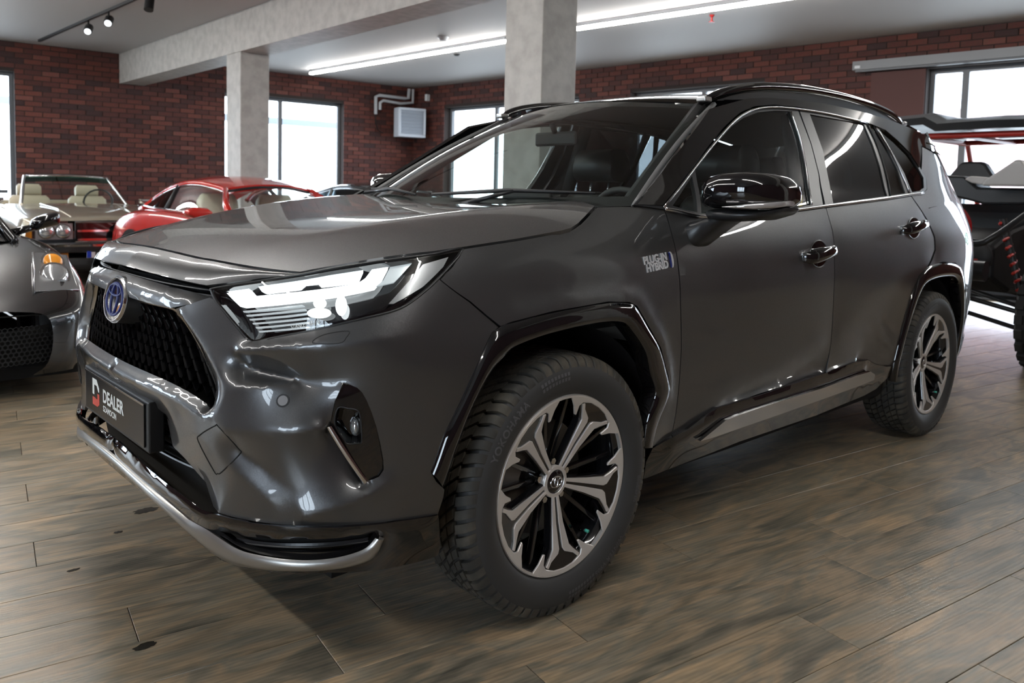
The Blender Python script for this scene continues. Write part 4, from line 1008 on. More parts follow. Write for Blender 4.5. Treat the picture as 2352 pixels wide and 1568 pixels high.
# ---------------- badge on the grille bar (ellipse with nested rings)
ec=np.array([.906,0,.8555]); tilt=math.radians(10)
def em(v): # local: a across (y), b up, c out
    a,b,c=v; return (ec[0]+c*math.cos(tilt)-b*math.sin(tilt),a,ec[2]+b*math.cos(tilt)+c*math.sin(tilt))
def ell(a,b,n=48,c=(0,0)): return [(c[0]+a*math.cos(2*PI*k/n),c[1]+b*math.sin(2*PI*k/n)) for k in range(n)]
def ering(a,b,w,h,c=(0,0),z=0):
    n=48; V=[];F=[]
    for k in range(n):
        t=2*PI*k/n; co,si=math.cos(t),math.sin(t)
        V+=[em((c[0]+(a-w)*co,c[1]+(b-w)*si,z)),em((c[0]+(a-w*.75)*co,c[1]+(b-w*.75)*si,z+h)),em((c[0]+(a-w*.25)*co,c[1]+(b-w*.25)*si,z+h)),em((c[0]+a*co,c[1]+b*si,z))]
    for k in range(n):
        l=(k+1)%n
        for i in range(3): F.append((k*4+i,l*4+i,l*4+i+1,k*4+i+1))
    return V,[f[::-1] for f in F]
def eplate(a,b,z0,z1):
    P=ell(a,b); n=len(P); V=[em((x,y,z0)) for x,y in P]+[em((x,y,z1)) for x,y in P]; return V,[tuple(range(n,2*n))]+[(i,(i+1)%n,(i+1)%n+n,i+n) for i in range(n)]
M_blue=mat('badge_blue',(.004,.012,.13),.45,.0,coat=.0); M_bdark=mat('badge_glass',(.006,.008,.02),.05,coat=1.)
pod=mesh_obj('badge_pod',*eplate(.094,.067,-.10,-.002),M_paint,suv,auto=40)
badge=mesh_obj('badge',*eplate(.085,.060,-.004,.002),M_bdark,suv,auto=40)
mesh_obj('badge_rim',*ering(.089,.064,.007,.007,z=-.002),M_chrome,badge,auto=40)
mesh_obj('badge_mark',*ering(.072,.049,.009,.003,z=.002),M_blue,badge,auto=40)
mesh_obj('badge_mark',*ering(.030,.047,.008,.003,z=.0025),M_blue,badge,auto=40)
mesh_obj('badge_mark',*ering(.056,.019,.007,.003,c=(0,.026),z=.003),M_blue,badge,auto=40)
# ---------------- headlamps
hlo=pxd([(*p,.001) for p in hl_up]+[(*p,.001) for p in hl_in]+[(*p,.001) for p in hl_lo])
lens=both('headlamp_lens',patch(SW,inset(hlo,.002),.014),M_glens,suv,0)
ho_=inset(hlo,.001); ho_[:,2]=-.003
rim=ho_.copy(); inner=inset(ho_,.004)
hin=inset(ho_,.012); hin[:,2]=-.055
hb=patch(SW,np.c_[hin[:,:2],np.full(len(hin),-.055)],.02); hb2=(hb[0],hb[1])
R0=resample(np.c_[ho_[:,:2],ho_[:,2]],.012); R1=resample(np.c_[hin[:,:2],hin[:,2]],.012)
def loop3(P,d): return SW.off(P[:,0],P[:,1],np.full(len(P),d))
A_=polyN(np.vstack([ho_[:,:2],ho_[:1,:2]]),120); B_=polyN(np.vstack([hin[:,:2],hin[:1,:2]]),120)
wallv=grid_vf(np.array([loop3(A_,-.002),loop3(B_,-.055)]))
house=both('headlamp_housing',join_vf(hb2,wallv),M_pianoblk,suv,.003)
def lamp(name,pts,d,m,parent=None,h=.012,th=.006,smooth=False):
    q=PXW(smooth_line(pts,4,True) if smooth else pts,d); return both(name,patch(SW,q,h),m,parent or suv,th)
M_drl2=mat('led_lamp_soft',(1,1,1),.4,emit=(.86,.95,1.0),estr=.8)
lamp('daytime_light',[(516,667),(569,659),(586,680),(821,651),(839,639),(855,618),(892,613),(876,644),(860,662),(560,706),(552,704)],-.020,M_drl,th=.010)
lamp('position_light',[(593,658),(729,634),(834,620),(823,645),(736,656),(729,649),(700,652),(688,662),(609,672),(601,669)],-.016,M_drl2,th=.010)
lamp('turn_light',[(896,613),(946,604),(905,648),(864,657),(880,644)],-.018,M_dim,th=.006)
for k in range(6):
    y0=694+9.2*k; x0=558+7.2*k; x1=694+5*k-(0 if k<3 else 4*(k-2)); yy=y0-.165*(x1-x0)+10
    lamp('reflector_fin',[(x0,y0+20),(x1,yy+18),(x1+3,yy+21.5),(x0+2,y0+23.5)],-.022,M_dim,th=.01,h=.02)
def ball(name,px,py,rx,ry,d,m,dep=.012):
    a=np.linspace(0,2*PI,24,endpoint=False); q=PXW([(px+rx*math.cos(t),py+ry*math.sin(t)) for t in a],d); c=PXW([(px,py)],d)
    P=SW.off(q[:,0],q[:,1],q[:,2]); c3=SW.off(c[:,0],c[:,1],c[:,2])[0]; n=SW.N(c[:,0],c[:,1])[0]; V=[];F=[]
    for k in range(5):
        t=k/5*PI/2; V+=[tuple(c3+(p-c3)*math.cos(t)+n*dep*math.sin(t)) for p in P]
    V.append(tuple(c3+n*dep)); 
    for k in range(4):
        for i in range(24): F.append((k*24+i,k*24+(i+1)%24,(k+1)*24+(i+1)%24,(k+1)*24+i))
    F+=[(96+i,96+(i+1)%24,120) for i in range(24)]
    nn=np.cross(np.array(V[F[0][1]])-np.array(V[F[0][0]]),np.array(V[F[0][2]])-np.array(V[F[0][0]]))
    if np.dot(nn,np.array(V[F[0][0]])-c3)<0: F=[f[::-1] for f in F]
    return both(name,(V,F),m,suv,0)
ball('projector_lamp',784,702,13,23,-.028,M_proj,.014)
M_proj2=mat('projector_lamp_low',(1,1,1),.3,emit=(.92,.98,1.0),estr=1.6)
ball('projector_lamp',735,697,15,12,-.034,M_proj2,.010); ball('projector_lamp',733,719,28,12,-.034,M_proj2,.008)  # second ball is a reflecting block, given a lamp's glow
M_refl=mat('amber_clear_reflector',(.36,.36,.37),.25,.5)
lamp('side_reflector',[(893,697),(971,607),(1030,590),(1018,613),(972,658),(905,697)],-.010,M_refl,th=.006)
skin_line('headlamp_seal',smooth_line(hl_in+hl_lo+hl_up,3,True),-.001,.0035,M_satblk,suv)
# fine print etched at the lower lens edge
try:
    a=PXW([(655,757),(870,706)],.0022); A3=W3(a[:,0],a[:,1]); 
    mid=PXW([(700,748)],.002); mid2=PXW([(745,738)],.002)
    def lensmap(v):
        t=(v[0]+.0)/.135; px=668+t*100; py=752-t*20-v[1]*1100
        return (px,py)
    tv=text_vf('STANLEY 42-116',.0125,align='LEFT',spacing=1.0)
    q=PXW([lensmap(v) for v in tv[0]],.0024); P=SW.off(q[:,0],q[:,1],q[:,2]); mesh_obj('lens_print',[tuple(p) for p in P],tv[1],M_white,suv,smooth=False)
except Exception as e: print('print',e)
# ---------------- fog lamp housing
fo_in=[(776,937),(800,938),(818,941),(826,950),(830,980),(831,1012),(826,1018),(799,1019),(790,1010),(769,975)]
fz=np.c_[PXW(fog_o,0)[:,:2],np.full(len(fog_o),-.012)]
fzi=np.c_[PXW(fo_in,-.012)[:,:2],np.full(len(fo_in),-.012)]
mid_a=pxd([(766,938,-.012),(800,922,-.010),(838,920,-.012)]); fold=pxd([(842,950,-.030),(852,1000,-.034),(846,1060,-.040),(850,1090,-.030)])
both('fog_lamp_housing',patch(SW,fz,.008,[],holes=[fzi],smooth=1),M_pianoblk,suv,.004)
A_=polyN(np.vstack([fzi[:,:2],fzi[:1,:2]]),60); ins=inset(np.c_[fzi[:,:2],fzi[:,2]],.012); B_=polyN(np.vstack([ins[:,:2],ins[:1,:2]]),60)
cup=join_vf(grid_vf(np.array([loop3(A_,-.012),loop3(B_,-.050)])),patch(SW,np.c_[ins[:,:2],np.full(len(ins),-.05)],.015))
both('fog_lamp_cup',cup,M_pianoblk,suv,0)
M_fog=mat('fog_lens',(.55,.56,.55),.08,.7,coat=1.)
ball('fog_lamp',816,978,13,23,-.046,M_fog,.022)
skin_line('fog_trim_line',smooth_line(fo_in,4,True),-.010,.0016,M_satblk,suv)
ribbon('fog_chrome',[(750,981),(780,1030),(812,1078),(836,1112)],[(761,978),(792,1027),(822,1073),(845,1104)],.0,.002,M_chrome,suv,30,.006)
# ---------------- lower spoiler, silver lip, lower grille
sp_t=[(1006,1182),(907,1196),(792,1208),(693,1208),(582,1198),(502,1179),(470,1168),(420,1135),(371,1092),(333,1060)]
sp_b=[(300,1075),(371,1152),(440,1216),(463,1240),(505,1285),(563,1304),(639,1313),(754,1315),(869,1308),(960,1290),(1000,1278)]
sps=np.vstack([pxd([(*p,.004) for p in sp_t[:7]]),fitline(np.vstack([pxd([(*p,.004) for p in sp_t[5:]]),[[0,.455,.004]]]),2,0,PXW([(425,1138)])[0,0],12)[::-1],fitline(np.vstack([[[0,.367,.0]],pxd([(333,1133,0),(371,1166,0),(440,1216,0),(463,1240,0)])]),2,0,PXW([(440,1216)])[0,0],12),pxd([(*p,.0) for p in sp_b[3:]]),pxd([(1008,1270,.0)])])
slot_px=[(500,1222),(520,1226),(600,1238),(700,1240),(800,1234),(858,1226),(846,1255),(800,1268),(700,1274),(610,1268),(560,1256),(530,1246)]
slot=np.c_[PXW(slot_px,.004)[:,:2],np.full(len(slot_px),-.006)]
ridge=pxd([(470,1182,.018),(510,1200,.020),(590,1216,.020),(693,1224,.018),(800,1222,.016),(907,1208,.014),(1000,1196,.010)])
ridge=np.vstack([fitline(np.vstack([[[0,.441,.016]],pxd([(333,1078,.016),(371,1110,.016),(420,1150,.018),(470,1182,.018)])]),2,0,PXW([(430,1158)])[0,0],14),ridge])
both('front_spoiler',patch(SW,sps,.009,[ridge],holes=[slot],smooth=3),M_pianoblk,suv,.012,weld=True)
bs=inset(slot,-.004); both('spoiler_slot',patch(SW,np.c_[bs[:,:2],np.full(len(bs),-.03)],.02),M_dark,suv,0)
for k,(pa,pb) in enumerate((([(505,1232),(600,1250),(700,1254),(800,1247),(850,1240)],[(510,1236),(600,1254),(700,1258),(800,1251),(850,1243)]),)):
    ribbon('slot_fin',pa,pb,-.012,-.012,M_satblk,suv,30,.01)
lip_lo=[(295,1087),(333,1122),(371,1156),(410,1187),(440,1214),(468,1243),(500,1272),(540,1291),(600,1301),(700,1304),(790,1299),(846,1283),(866,1262),(880,1231)]
lip_up=[(295,1064),(333,1099),(371,1130),(410,1164),(440,1194),(486,1206),(512,1228),(536,1248),(565,1262),(620,1274),(700,1280),(780,1276),(834,1260),(850,1248),(864,1231)]
def even(tab,deg,smax):
    a=np.array(tab); k=a[:,0]<=smax; c=np.polyfit(a[k,0]**2,a[k,1],deg); t=np.linspace(0,a[k,0].max(),26); return np.vstack([np.c_[t,np.polyval(c,t**2)],smooth_line(np.vstack([[[t[-1],np.polyval(c,t[-1]**2)]],a[~k]]),5)[1:]])
def s_y(rows): # lateral metres -> waist parameter
    ss=np.linspace(0,1.1,300); out=[]
    for y,z in rows: out.append((np.interp(y,Wxy(ss,np.full(300,z))[:,1],ss),z))
    return np.array(out)
LO=s_y([(0,.391),(.118,.388),(.237,.379),(.332,.366),(.413,.350),(.464,.334),(.51,.316),(.554,.300),(.61,.292),(.685,.298),(.774,.307),(.826,.312),(.85,.322),(.860,.341),(.868,.373)])
UP=s_y([(0,.419),(.115,.415),(.236,.406),(.334,.395),(.416,.381),(.472,.366),(.535,.362),(.575,.355),(.62,.343),(.656,.337),(.715,.336),(.78,.336),(.824,.341),(.848,.351),(.857,.362),(.863,.378)])
A=polyN(even(UP,2,.48),110); B=polyN(even(LO,3,.57),110); rows=[]
for t in np.linspace(0,1,9):
    q=A*(1-t)+B*t; rows.append(SW.off(q[:,0],q[:,1],np.full(110,.008+.009*math.sin(PI*t)**.6)))
V,F=grid_vf(np.array(rows)); f=F[len(F)//2]; nn=np.cross(np.array(V[f[1]])-np.array(V[f[0]]),np.array(V[f[2]])-np.array(V[f[0]]))
if np.dot(nn,CAM-np.array(V[f[0]]))<0: F=[q[::-1] for q in F]
both('silver_lip',(V,F),M_silver,suv,.012,weld=True,ns=1)
# intake: dark, with a few horizontal bars; corner bucket
for z in (.47,.495,.52,.545):
    s_=np.linspace(0,.47,20); a=SW.off(s_,np.full(20,z),np.full(20,-.035)); b=SW.off(s_,np.full(20,z-.009),np.full(20,-.06)); V,F=grid_vf(np.array([a,b])); both('intake_bar',(V,F),M_satblk,suv,.004,weld=True)
for z0,z1,s0,s1 in ((.50,.60,.40,.44),):
    pass
# ---------------- roof
_rx=np.array([-3.62,-3.45,-3.25,-3.0,-2.5,-2.0,-1.5,-1.2,-1.05,-.95])
_rz=np.array([1.545,1.575,1.607,1.640,1.672,1.678,1.655,1.620,1.593,1.570])[:,None]; _rM=natspline(_rx,_rz)
def roofP(x,y):
    x=np.atleast_1d(np.asarray(x,float)); y=np.atleast_1d(np.asarray(y,float))
    z=speval(_rx,_rz,_rM,x)[:,0]-.043*(np.abs(y)/.6)**2.3-.35*np.maximum(0,np.abs(y)-.60)**1.2
    return np.stack([x,y,z],1)
SR=Surf(roofP,-3.62,-.95,-.72,.72,120,80)
def wsxy(u): return -.985-.125*u*u, .60*u, 1.576-.034*u*u
ro_e=[(-1.000,0),(-1.006,.15),(-1.028,.3),(-1.066,.45),(-1.118,.585),(-1.30,.630),(-1.8,.652),(-2.4,.652),(-2.8,.640),(-3.0,.625),(-3.12,.60),(-3.22,.55),(-3.27,.40),(-3.29,.2),(-3.295,0)]
both('roof',patch(SR,smooth_line(ro_e,3),.03),M_pianoblk,suv,.02,weld=True)
# ---------------- windscreen
def wsP(u,t):
    u=np.atleast_1d(np.asarray(u,float)); t=np.atleast_1d(np.asarray(t,float)); a=np.abs(u)
    b=np.stack([-.165-.26*a**2.2,.775*u,1.122+.030*a**2],1); tp=np.stack([*wsxy(u)],1)
    tt=t[:,None]; p=b*(1-tt)+tp*tt; p[:,0]+=.030*np.sin(PI*t)*(1-.5*a**3); p[:,2]+=.022*np.sin(PI*t)*(1-.5*a**3)
    return p
U=np.linspace(-1,1,61); T=np.linspace(0,1,31)
G=np.array([[wsP(u,t)[0] for u in U] for t in T]); V,F=grid_vf(G); F=[f[::-1] for f in F] if np.cross(G[1,30]-G[0,30],G[0,31]-G[0,30])[2]<0 else F
ws=mesh_obj('windscreen',V,F,M_gscreen,suv)
# black ceramic band round the screen (inner face)
def wsband(name,us,ts,d=-.004):
    G=np.array([[wsP(u,t)[0]+np.array([-.6,0,-.8])*abs(d) for u in us] for t in ts]); return mesh_obj(name,*grid_vf(G),M_blkpl,ws)
wsband('screen_border',np.linspace(-1,1,41),np.linspace(0,.075,3)); wsband('screen_border',np.linspace(-1,-.955,3),np.linspace(.075,1,14)); wsband('screen_border',np.linspace(.955,1,3),np.linspace(.075,1,14)); wsband('screen_border',np.linspace(-1,1,41),np.linspace(.945,1,3)); wsband('screen_border',np.linspace(-.13,.13,7),np.linspace(.78,.945,4))
# cowl between hood and screen, A-pillar edge moulding
cg=[]
for u in np.linspace(-1,1,41):
    b=wsP(u,0)[0]; y=b[1]; hx=-.20-.10*abs(u)**2.2; hz=hoodP(np.array([hx]),np.array([abs(y)*.93]))[0,2]
    cg.append([(hx+.02,y*.96,hz-.03),((hx+b[0])/2,y*.98,min(hz,b[2])-.028),(b[0]-.005,y,b[2]-.006)])
mesh_obj('cowl',*grid_vf(np.array(cg)),M_blkpl,suv)
for sg in (1,-1):
    path=[tuple(wsP(sg*1.0,t)[0]+np.array([.004,sg*.006,.003])) for t in np.linspace(-.02,1,16)]
    mesh_obj('pillar_moulding',*tube_vf(path,[.011]*16,6),mat('grey_rubber_moulding',(.10,.10,.10),.4),suv)
# wipers
def wiper(p0,p1,arm):
    w=tube_vf([p0,((np.array(p0)+np.array(p1))/2+np.array([.006,0,.012])),p1],[.006,.009,.005],6); o=mesh_obj('wiper',*w,M_blkpl,suv); mesh_obj('wiper_arm',*tube_vf([arm,tuple((np.array(p0)*.45+np.array(p1)*.55)+np.array([.004,0,.012]))],[.010,.007],6),M_satblk,o)
pw=lambda u,t,l=.016: tuple(wsP(u,t)[0]+np.array([.010,0,.012+l]))
wiper(pw(.03,.035),pw(.86,.03),pw(.30,-.03)); wiper(pw(-.84,.03),pw(-.10,.03),pw(-.88,-.01))
# ---------------- side glass frame: black A-pillar and roof side panel
fr_o=[(1522,471),(1560,424),(1600,371),(1625,338),(1664,290),(1700,258),(1733,244),(1778,240),(1830,245),(1906,259),(1993,281),(2034,298)]
ap=pxd([(1464,469,.010),(1490,436,.010),(1540,371,.010),(1590,306,.010),(1630,250,.010)])
zt=lambda x: float(roofP(np.array([x]),np.array([.64]))[0,2])+.002
top_side=xz([(-1.15,1.552,.010),(-1.25,1.574,.010),(-1.4,1.592,.010),(-1.6,1.606,.010),(-1.9,1.617,.010),(-2.3,1.614,.010),(-2.7,1.598,.010),(-3.0,1.573,.010),(-3.2,1.548,.010),(-3.40,1.50,.0)])
side_o=np.vstack([ap,top_side,xz([(-3.24,1.47,0),(-3.02,1.495,0)]),pxd([(2112,384,.008),(2092,352,.010),(2062,322,.010)]),pxd([(*p,.010) for p in fr_o[::-1]])])
both('pillar_panel',patch(SW,side_o,.02,smooth=1),M_pianoblk,suv,.02)
bt=pxd([(1456,470,.008),(1474,450,.008),(1520,472,.008),(1528,481,.006)]); both('pillar_foot_cover',patch(SW,bt,.02),M_satblk,suv,.01)
# door frames (satin black) with glass set in
gf=[(1611,490),(1606,440),(1597,390),(1640,335),(1680,291),(1710,269),(1740,258),(1780,254),(1814,255),(1836,318),(1849,380),(1858,440),(1862,470),(1826,478),(1700,491)]
vent=[(1545,472),(1590,404),(1597,440),(1602,487),(1575,482)]
ff_o=[(1526,478),(1565,428),(1600,381),(1640,331),(1680,285),(1710,262),(1742,249),(1782,247),(1832,251),(1862,330),(1880,400),(1890,470),(1826,482),(1700,496),(1610,496),(1560,486)]
def Wd(pts,d): q=PXW(pts,d); return q
frame_f=patch(SW,Wd(ff_o,.001),.02,holes=[Wd(gf,.001),Wd(vent,.001)]); both('door_frame',frame_f,M_satblk,suv,.015)
glass_both('door_glass',SW,Wd(gf,-.004),.02,M_gfront,suv); glass_both('vent_glass',SW,Wd(vent,-.004),.02,M_gfront,suv)
gr_=[(1860,262),(1915,272),(1984,284),(2004,330),(2022,385),(2038,450),(1975,459),(1914,467),(1905,420),(1890,345)]
gv_=[(1997,287),(2006,289),(2040,345),(2062,390),(2080,444),(2046,449),(2030,385),(2012,330)]
fr_r=[(1836,252),(1908,262),(1993,284),(2012,290),(2045,345),(2068,392),(2090,447),(2040,456),(1960,465),(1896,473),(1882,400),(1864,330)]
both('door_frame',patch(SW,Wd(fr_r,.001),.02,holes=[Wd(gr_,.001),Wd(gv_,.001)]),M_satblk,suv,.015)
glass_both('door_glass',SW,Wd(gr_,-.004),.02,M_gpriv,suv); glass_both('vent_glass',SW,Wd(gv_,-.004),.02,M_gpriv,suv)
glass_both('quarter_glass',SW,Wd(smooth_line(gq+[(2074,410),(2045,352)],2,True),-.003),.02,M_gpriv,suv)
qf=[(2013,291),(2033,296),(2063,321),(2094,351),(2115,388),(2127,408),(2129,434),(2118,445),(2092,448),(2070,394),(2046,347)]
qh=[(2019,296),(2033,301),(2062,326),(2090,356),(2110,388),(2121,408),(2122,431),(2115,438),(2095,441),(2077,397),(2050,350)]
both('quarter_frame',patch(SW,Wd(qf,.003),.02,holes=[Wd(qh,.003)]),M_satblk,suv,.01)
# bright moulding lines
def sline(name,pts,d,r,m): 
    q=PXW(smooth_line(pts,4),d); P=SW.off(q[:,0],q[:,1],q[:,2]); return both(name,tube_vf([tuple(p) for p in P],r,6),m,suv,0)
sline('window_moulding',[(1524,476),(1563,428),(1600,379),(1640,329),(1680,284),(1710,261),(1742,249),(1782,246),(1832,250),(1908,262),(1993,283)],.006,.0055,M_chrome)
sline('belt_moulding',[(1527,479),(1560,486),(1610,496),(1700,496),(1826,482),(1893,473),(1960,465),(2040,455),(2090,447),(2120,443)],.005,.0075,M_chrome)
sline('window_moulding',[(1817,256),(1838,318),(1851,380),(1860,440),(1865,470)],.006,.004,M_chrome)
sline('window_moulding',[(1993,286),(2014,330),(2032,385),(2046,449)],.004,.004,M_satblk)
sline('window_moulding',[(2012,292),(2046,348),(2069,394),(2090,444)],.004,.004,M_chrome)
# ---------------- roof rails
for sg in (1,-1):
    xs=np.array([-1.07,-1.13,-1.25,-1.45,-1.75,-2.1,-2.45,-2.7,-2.85,-2.92]); up=np.array([.002,.018,.036,.047,.05,.05,.046,.036,.018,.002])
    yy=np.array([.588,.600,.612,.620,.624,.624,.618,.612,.606,.602])
    P=[(x,sg*y,float(roofP(np.array([x]),np.array([y]))[0,2])+u) for x,y,u in zip(xs,yy,up)]
    P=smooth_line(P,4); rr=[.012+.008*min(1,(i+1)/6,(len(P)-i)/6) for i in range(len(P))]
    V,F=tube_vf([tuple(p) for p in P],rr,10); o=mesh_obj('roof_rail',V,F,M_pianoblk,suv,auto=60)
    for k,(x,y) in enumerate(((-1.062,.586),(-2.925,.602))):
        z=float(roofP(np.array([x]),np.array([y]))[0,2]); b=box('rail_cap',x-.03,x+.018,sg*y-.022,sg*y+.022,z-.004,z+.018,M_silver,o,bev=.006)
    # infill under the rail
    q=[(x,sg*y,float(roofP(np.array([x]),np.array([y]))[0,2])) for x,y in zip(xs[1:-1],yy[1:-1])]; a=[(p[0],p[1],p[2]-.004) for p in q]; b=[(p[0],p[1],p[2]+u*.9) for p,u in zip(q,up[1:-1])]
    solid(mesh_obj('rail_foot',*grid_vf(np.array([a,b])),M_satblk,o),.012,0)
# ---------------- mirrors
def loft_sections(secs,closed=True,caps=True):
    n=len(secs[0]); V=[tuple(p) for s in secs for p in s]; F=[]
    for i in range(len(secs)-1):
        for k in range(n):
            l=(k+1)%n; F.append((i*n+k,i*n+l,(i+1)*n+l,(i+1)*n+k))
    if caps: F.append(tuple(range(n))[::-1]); F.append(tuple((len(secs)-1)*n+k for k in range(n)))
    return V,F
def mirror_sec(y,x0,x1,z0,z1,n=20,p=3.2):
    out=[]
    for k in range(n):
        t=2*PI*k/n; c,s=math.cos(t),math.sin(t); r=(abs(c)**p+abs(s)**p)**(-1/p)
        out.append(((x0+x1)/2+(x1-x0)/2*c*r,y,(z0+z1)/2+(z1-z0)/2*s*r))
    return out
mc=fixn(loft_sections([mirror_sec(y,a,b,c,d) for y,a,b,c,d in ((.882,-.735,-.65,1.165,1.21),(.892,-.775,-.615,1.148,1.235),(.92,-.80,-.595,1.145,1.255),(.97,-.825,-.59,1.145,1.265),(1.03,-.84,-.60,1.146,1.266),(1.08,-.845,-.625,1.148,1.261),(1.11,-.845,-.67,1.152,1.248),(1.125,-.84,-.71,1.160,1.228),(1.13,-.83,-.75,1.172,1.208))]))
ml=fixn(loft_sections([mirror_sec(y,a,b,c,d) for y,a,b,c,d in ((.892,-.76,-.65,1.115,1.14),(.92,-.79,-.615,1.105,1.1445),(.98,-.815,-.61,1.105,1.1445),(1.06,-.835,-.64,1.112,1.1455),(1.105,-.84,-.69,1.128,1.1505),(1.12,-.835,-.73,1.14,1.155))]))
ms=fixn(loft_sections([mirror_sec(y,a,b,c,d) for y,a,b,c,d in ((.862,-.700,-.580,1.012,1.10),(.885,-.705,-.585,1.018,1.105),(.91,-.725,-.605,1.045,1.118),(.94,-.755,-.635,1.08,1.13),(.965,-.77,-.65,1.105,1.135))]))
mt=fixn(loft_sections([mirror_sec(y,a,b,c,d) for y,a,b,c,d in ((.99,-.62,-.588,1.1505,1.1535),(1.03,-.63,-.592,1.148,1.158),(1.08,-.66,-.616,1.148,1.166),(1.115,-.71,-.668,1.152,1.172),(1.134,-.78,-.72,1.160,1.176))]))
M_turn=mat('clear_indicator',(.55,.55,.56),.1,.6,coat=1.)
for sg in (1,-1):
    f=(lambda v:v) if sg>0 else mirror_y
    c=mesh_obj('door_mirror',*f(mc),M_pianoblk,suv,auto=55); mesh_obj('mirror_base',*f(ml),M_satblk,c,auto=55); mesh_obj('mirror_stalk',*f(ms),M_satblk,c,auto=50); mesh_obj('mirror_indicator',*f(mt),M_turn,c,auto=50)
# ---------------- door handles with their cups
_dbv={}
def on_mesh(o,x,y,lift=0.):
    if o.name not in _dbv:
        bm=bmesh.new(); bm.from_mesh(o.data); _dbv[o.name]=BVHTree.FromBMesh(bm); bm.free()
    v=ray(x,y); h,n,i,dist=_dbv[o.name].ray_cast(Vector(CAM),Vector(v)); n=np.array(n); n=n if np.dot(n,-v)>0 else -n
    return np.array(h)+n*lift,n
def handle(door,px0,py0,px1,py1,cx,cy,rx,ry):
    A,n1=on_mesh(door,px0,py0); B,n2=on_mesh(door,px1,py1); n=unit(n1+n2); u=unit(B-A); w_=np.cross(u,n); L=np.linalg.norm(B-A)
    P=[A+u*L*t+n*h for t,h in ((0,.004),(.06,.020),(.2,.032),(.5,.036),(.8,.032),(.94,.022),(1,.004))]
    secs=[]
    for p,(hw,ht) in zip(P,((.014,.007),(.023,.012),(.027,.014),(.025,.013),(.022,.012),(.018,.011),(.012,.007))):
        secs.append([tuple(p+w_*hw*math.cos(2*PI*k/14)+n*ht*math.sin(2*PI*k/14)) for k in range(14)])
    both('door_handle',fixn(loft_sections(secs)),M_pianoblk,suv,0,auto=60)
    ts=np.linspace(0,2*PI,24,endpoint=False)
    Q=[on_mesh(door,cx+rx*math.cos(t),cy+ry*math.sin(t),.0012)[0] for t in ts]; Q2=[on_mesh(door,cx+rx*.5*math.cos(t),cy+ry*.5*math.sin(t),.003)[0] for t in ts]; c=on_mesh(door,cx,cy,.003)[0]
    both('handle_cup',fixn(([tuple(q) for q in Q+Q2]+[tuple(c)],[(i,(i+1)%24,24+(i+1)%24,24+i) for i in range(24)]+[(24+i,24+(i+1)%24,48) for i in range(24)])),M_blackg,suv,0)
    both('handle_cup_rim',tube_vf([tuple(q) for q in Q],.0026,6,True),M_paint,suv,0)
handle(fd[0],1843,594,1912,573,1880,583,20,31); handle(rd[0],2071,531,2122,515,2098,524,14,24)
# fuel / charge flap outline on the quarter
fl=PXW(smooth_line([(2133,478),(2150,474),(2172,472),(2186,500),(2196,540),(2180,545),(2168,545)],3),.0005); Q=SW.off(fl[:,0],fl[:,1],fl[:,2]); both('flap_gap',tube_vf([tuple(q) for q in Q],.0018,5),M_dark,suv,0)
# badge lettering on the fender
bc=PXW([(1486,608),(1542,596),(1514,602)],.001); b3=SW.off(bc[:,0],bc[:,1],bc[:,2]); bu=unit(b3[1]-b3[0]); bn=SW.N(bc[2:,0],bc[2:,1])[0]; bw=np.cross(bn,bu); bw=bw if bw[2]>0 else -bw
def onf(vf,ox,oy,oz=.001): return xform(vf,lambda v:tuple(b3[2]+bu*(v[0]+ox)+bw*(v[1]+oy)+bn*(v[2]+oz)))
M_badge=mat('badge_silver',(.70,.71,.73),.30,.55)
fb=mesh_obj('side_badge',*onf(text_vf('PLUG-IN',.033,.0014,.0012,spacing=.98),-.018,.0125),M_badge,suv,smooth=False)
mesh_obj('side_badge',*onf(text_vf('HYBRID',.033,.0014,.0012,spacing=1.0),-.014,-.0125),M_badge,suv,smooth=False)
arc=[(.0+.012*math.cos(t),.026*math.sin(t)) for t in np.linspace(-1.5,1.5,9)]+[(.004*math.cos(t)-.002,.024*math.sin(t)) for t in np.linspace(1.5,-1.5,9)]
mesh_obj('side_badge_arc',*onf(prism_vf(arc,.003),.062,0,0),M_badge,suv,smooth=False); mesh_obj('side_badge_arc',*onf(prism_vf([(x*.6-.006,y*.95) for x,y in arc],.0034),.062,0,0),M_blue,suv,smooth=False)
# ---------------- rear: tailgate skin, glass, lamps, bumper
s_=np.linspace(4.98,SMAX,26); z_=np.linspace(.38,1.60,36); G=np.array([W3(s_,np.full(26,z)) for z in z_]); G=np.swapaxes(G,0,1); V,F=grid_vf(G); both('tailgate',(V,F),M_paint,suv,.01,weld=True)
rg=xz([(-3.47,1.15),(-3.5,1.3),(-3.4,1.48)]); zg=np.linspace(1.14,1.52,12); sg2=np.linspace(5.32,SMAX,16); G=np.array([SW.off(sg2,np.full(16,z),np.full(16,.004)) for z in zg]); G=np.swapaxes(G,0,1); both('rear_glass',grid_vf(G),M_gpriv,suv,0,weld=True)
M_tail=mat('red_tail_lamp',(.30,.01,.012),.12,coat=1.); M_tailc=mat('clear_tail_lamp',(.65,.66,.66),.12,.3,coat=1.)
tl=xz([(-3.42,1.035),(-3.60,1.03)]); ts=np.linspace(s_of_x([-3.44],[1.08])[0],5.60,14); tz=np.linspace(1.02,1.15,7)
G=np.array([SW.off(ts,np.full(14,z),np.full(14,.010+.014*math.sin(PI*(z-1.02)/.13))) for z in tz]); G=np.swapaxes(G,0,1); both('tail_lamp',grid_vf(G),M_tail,suv,.03)
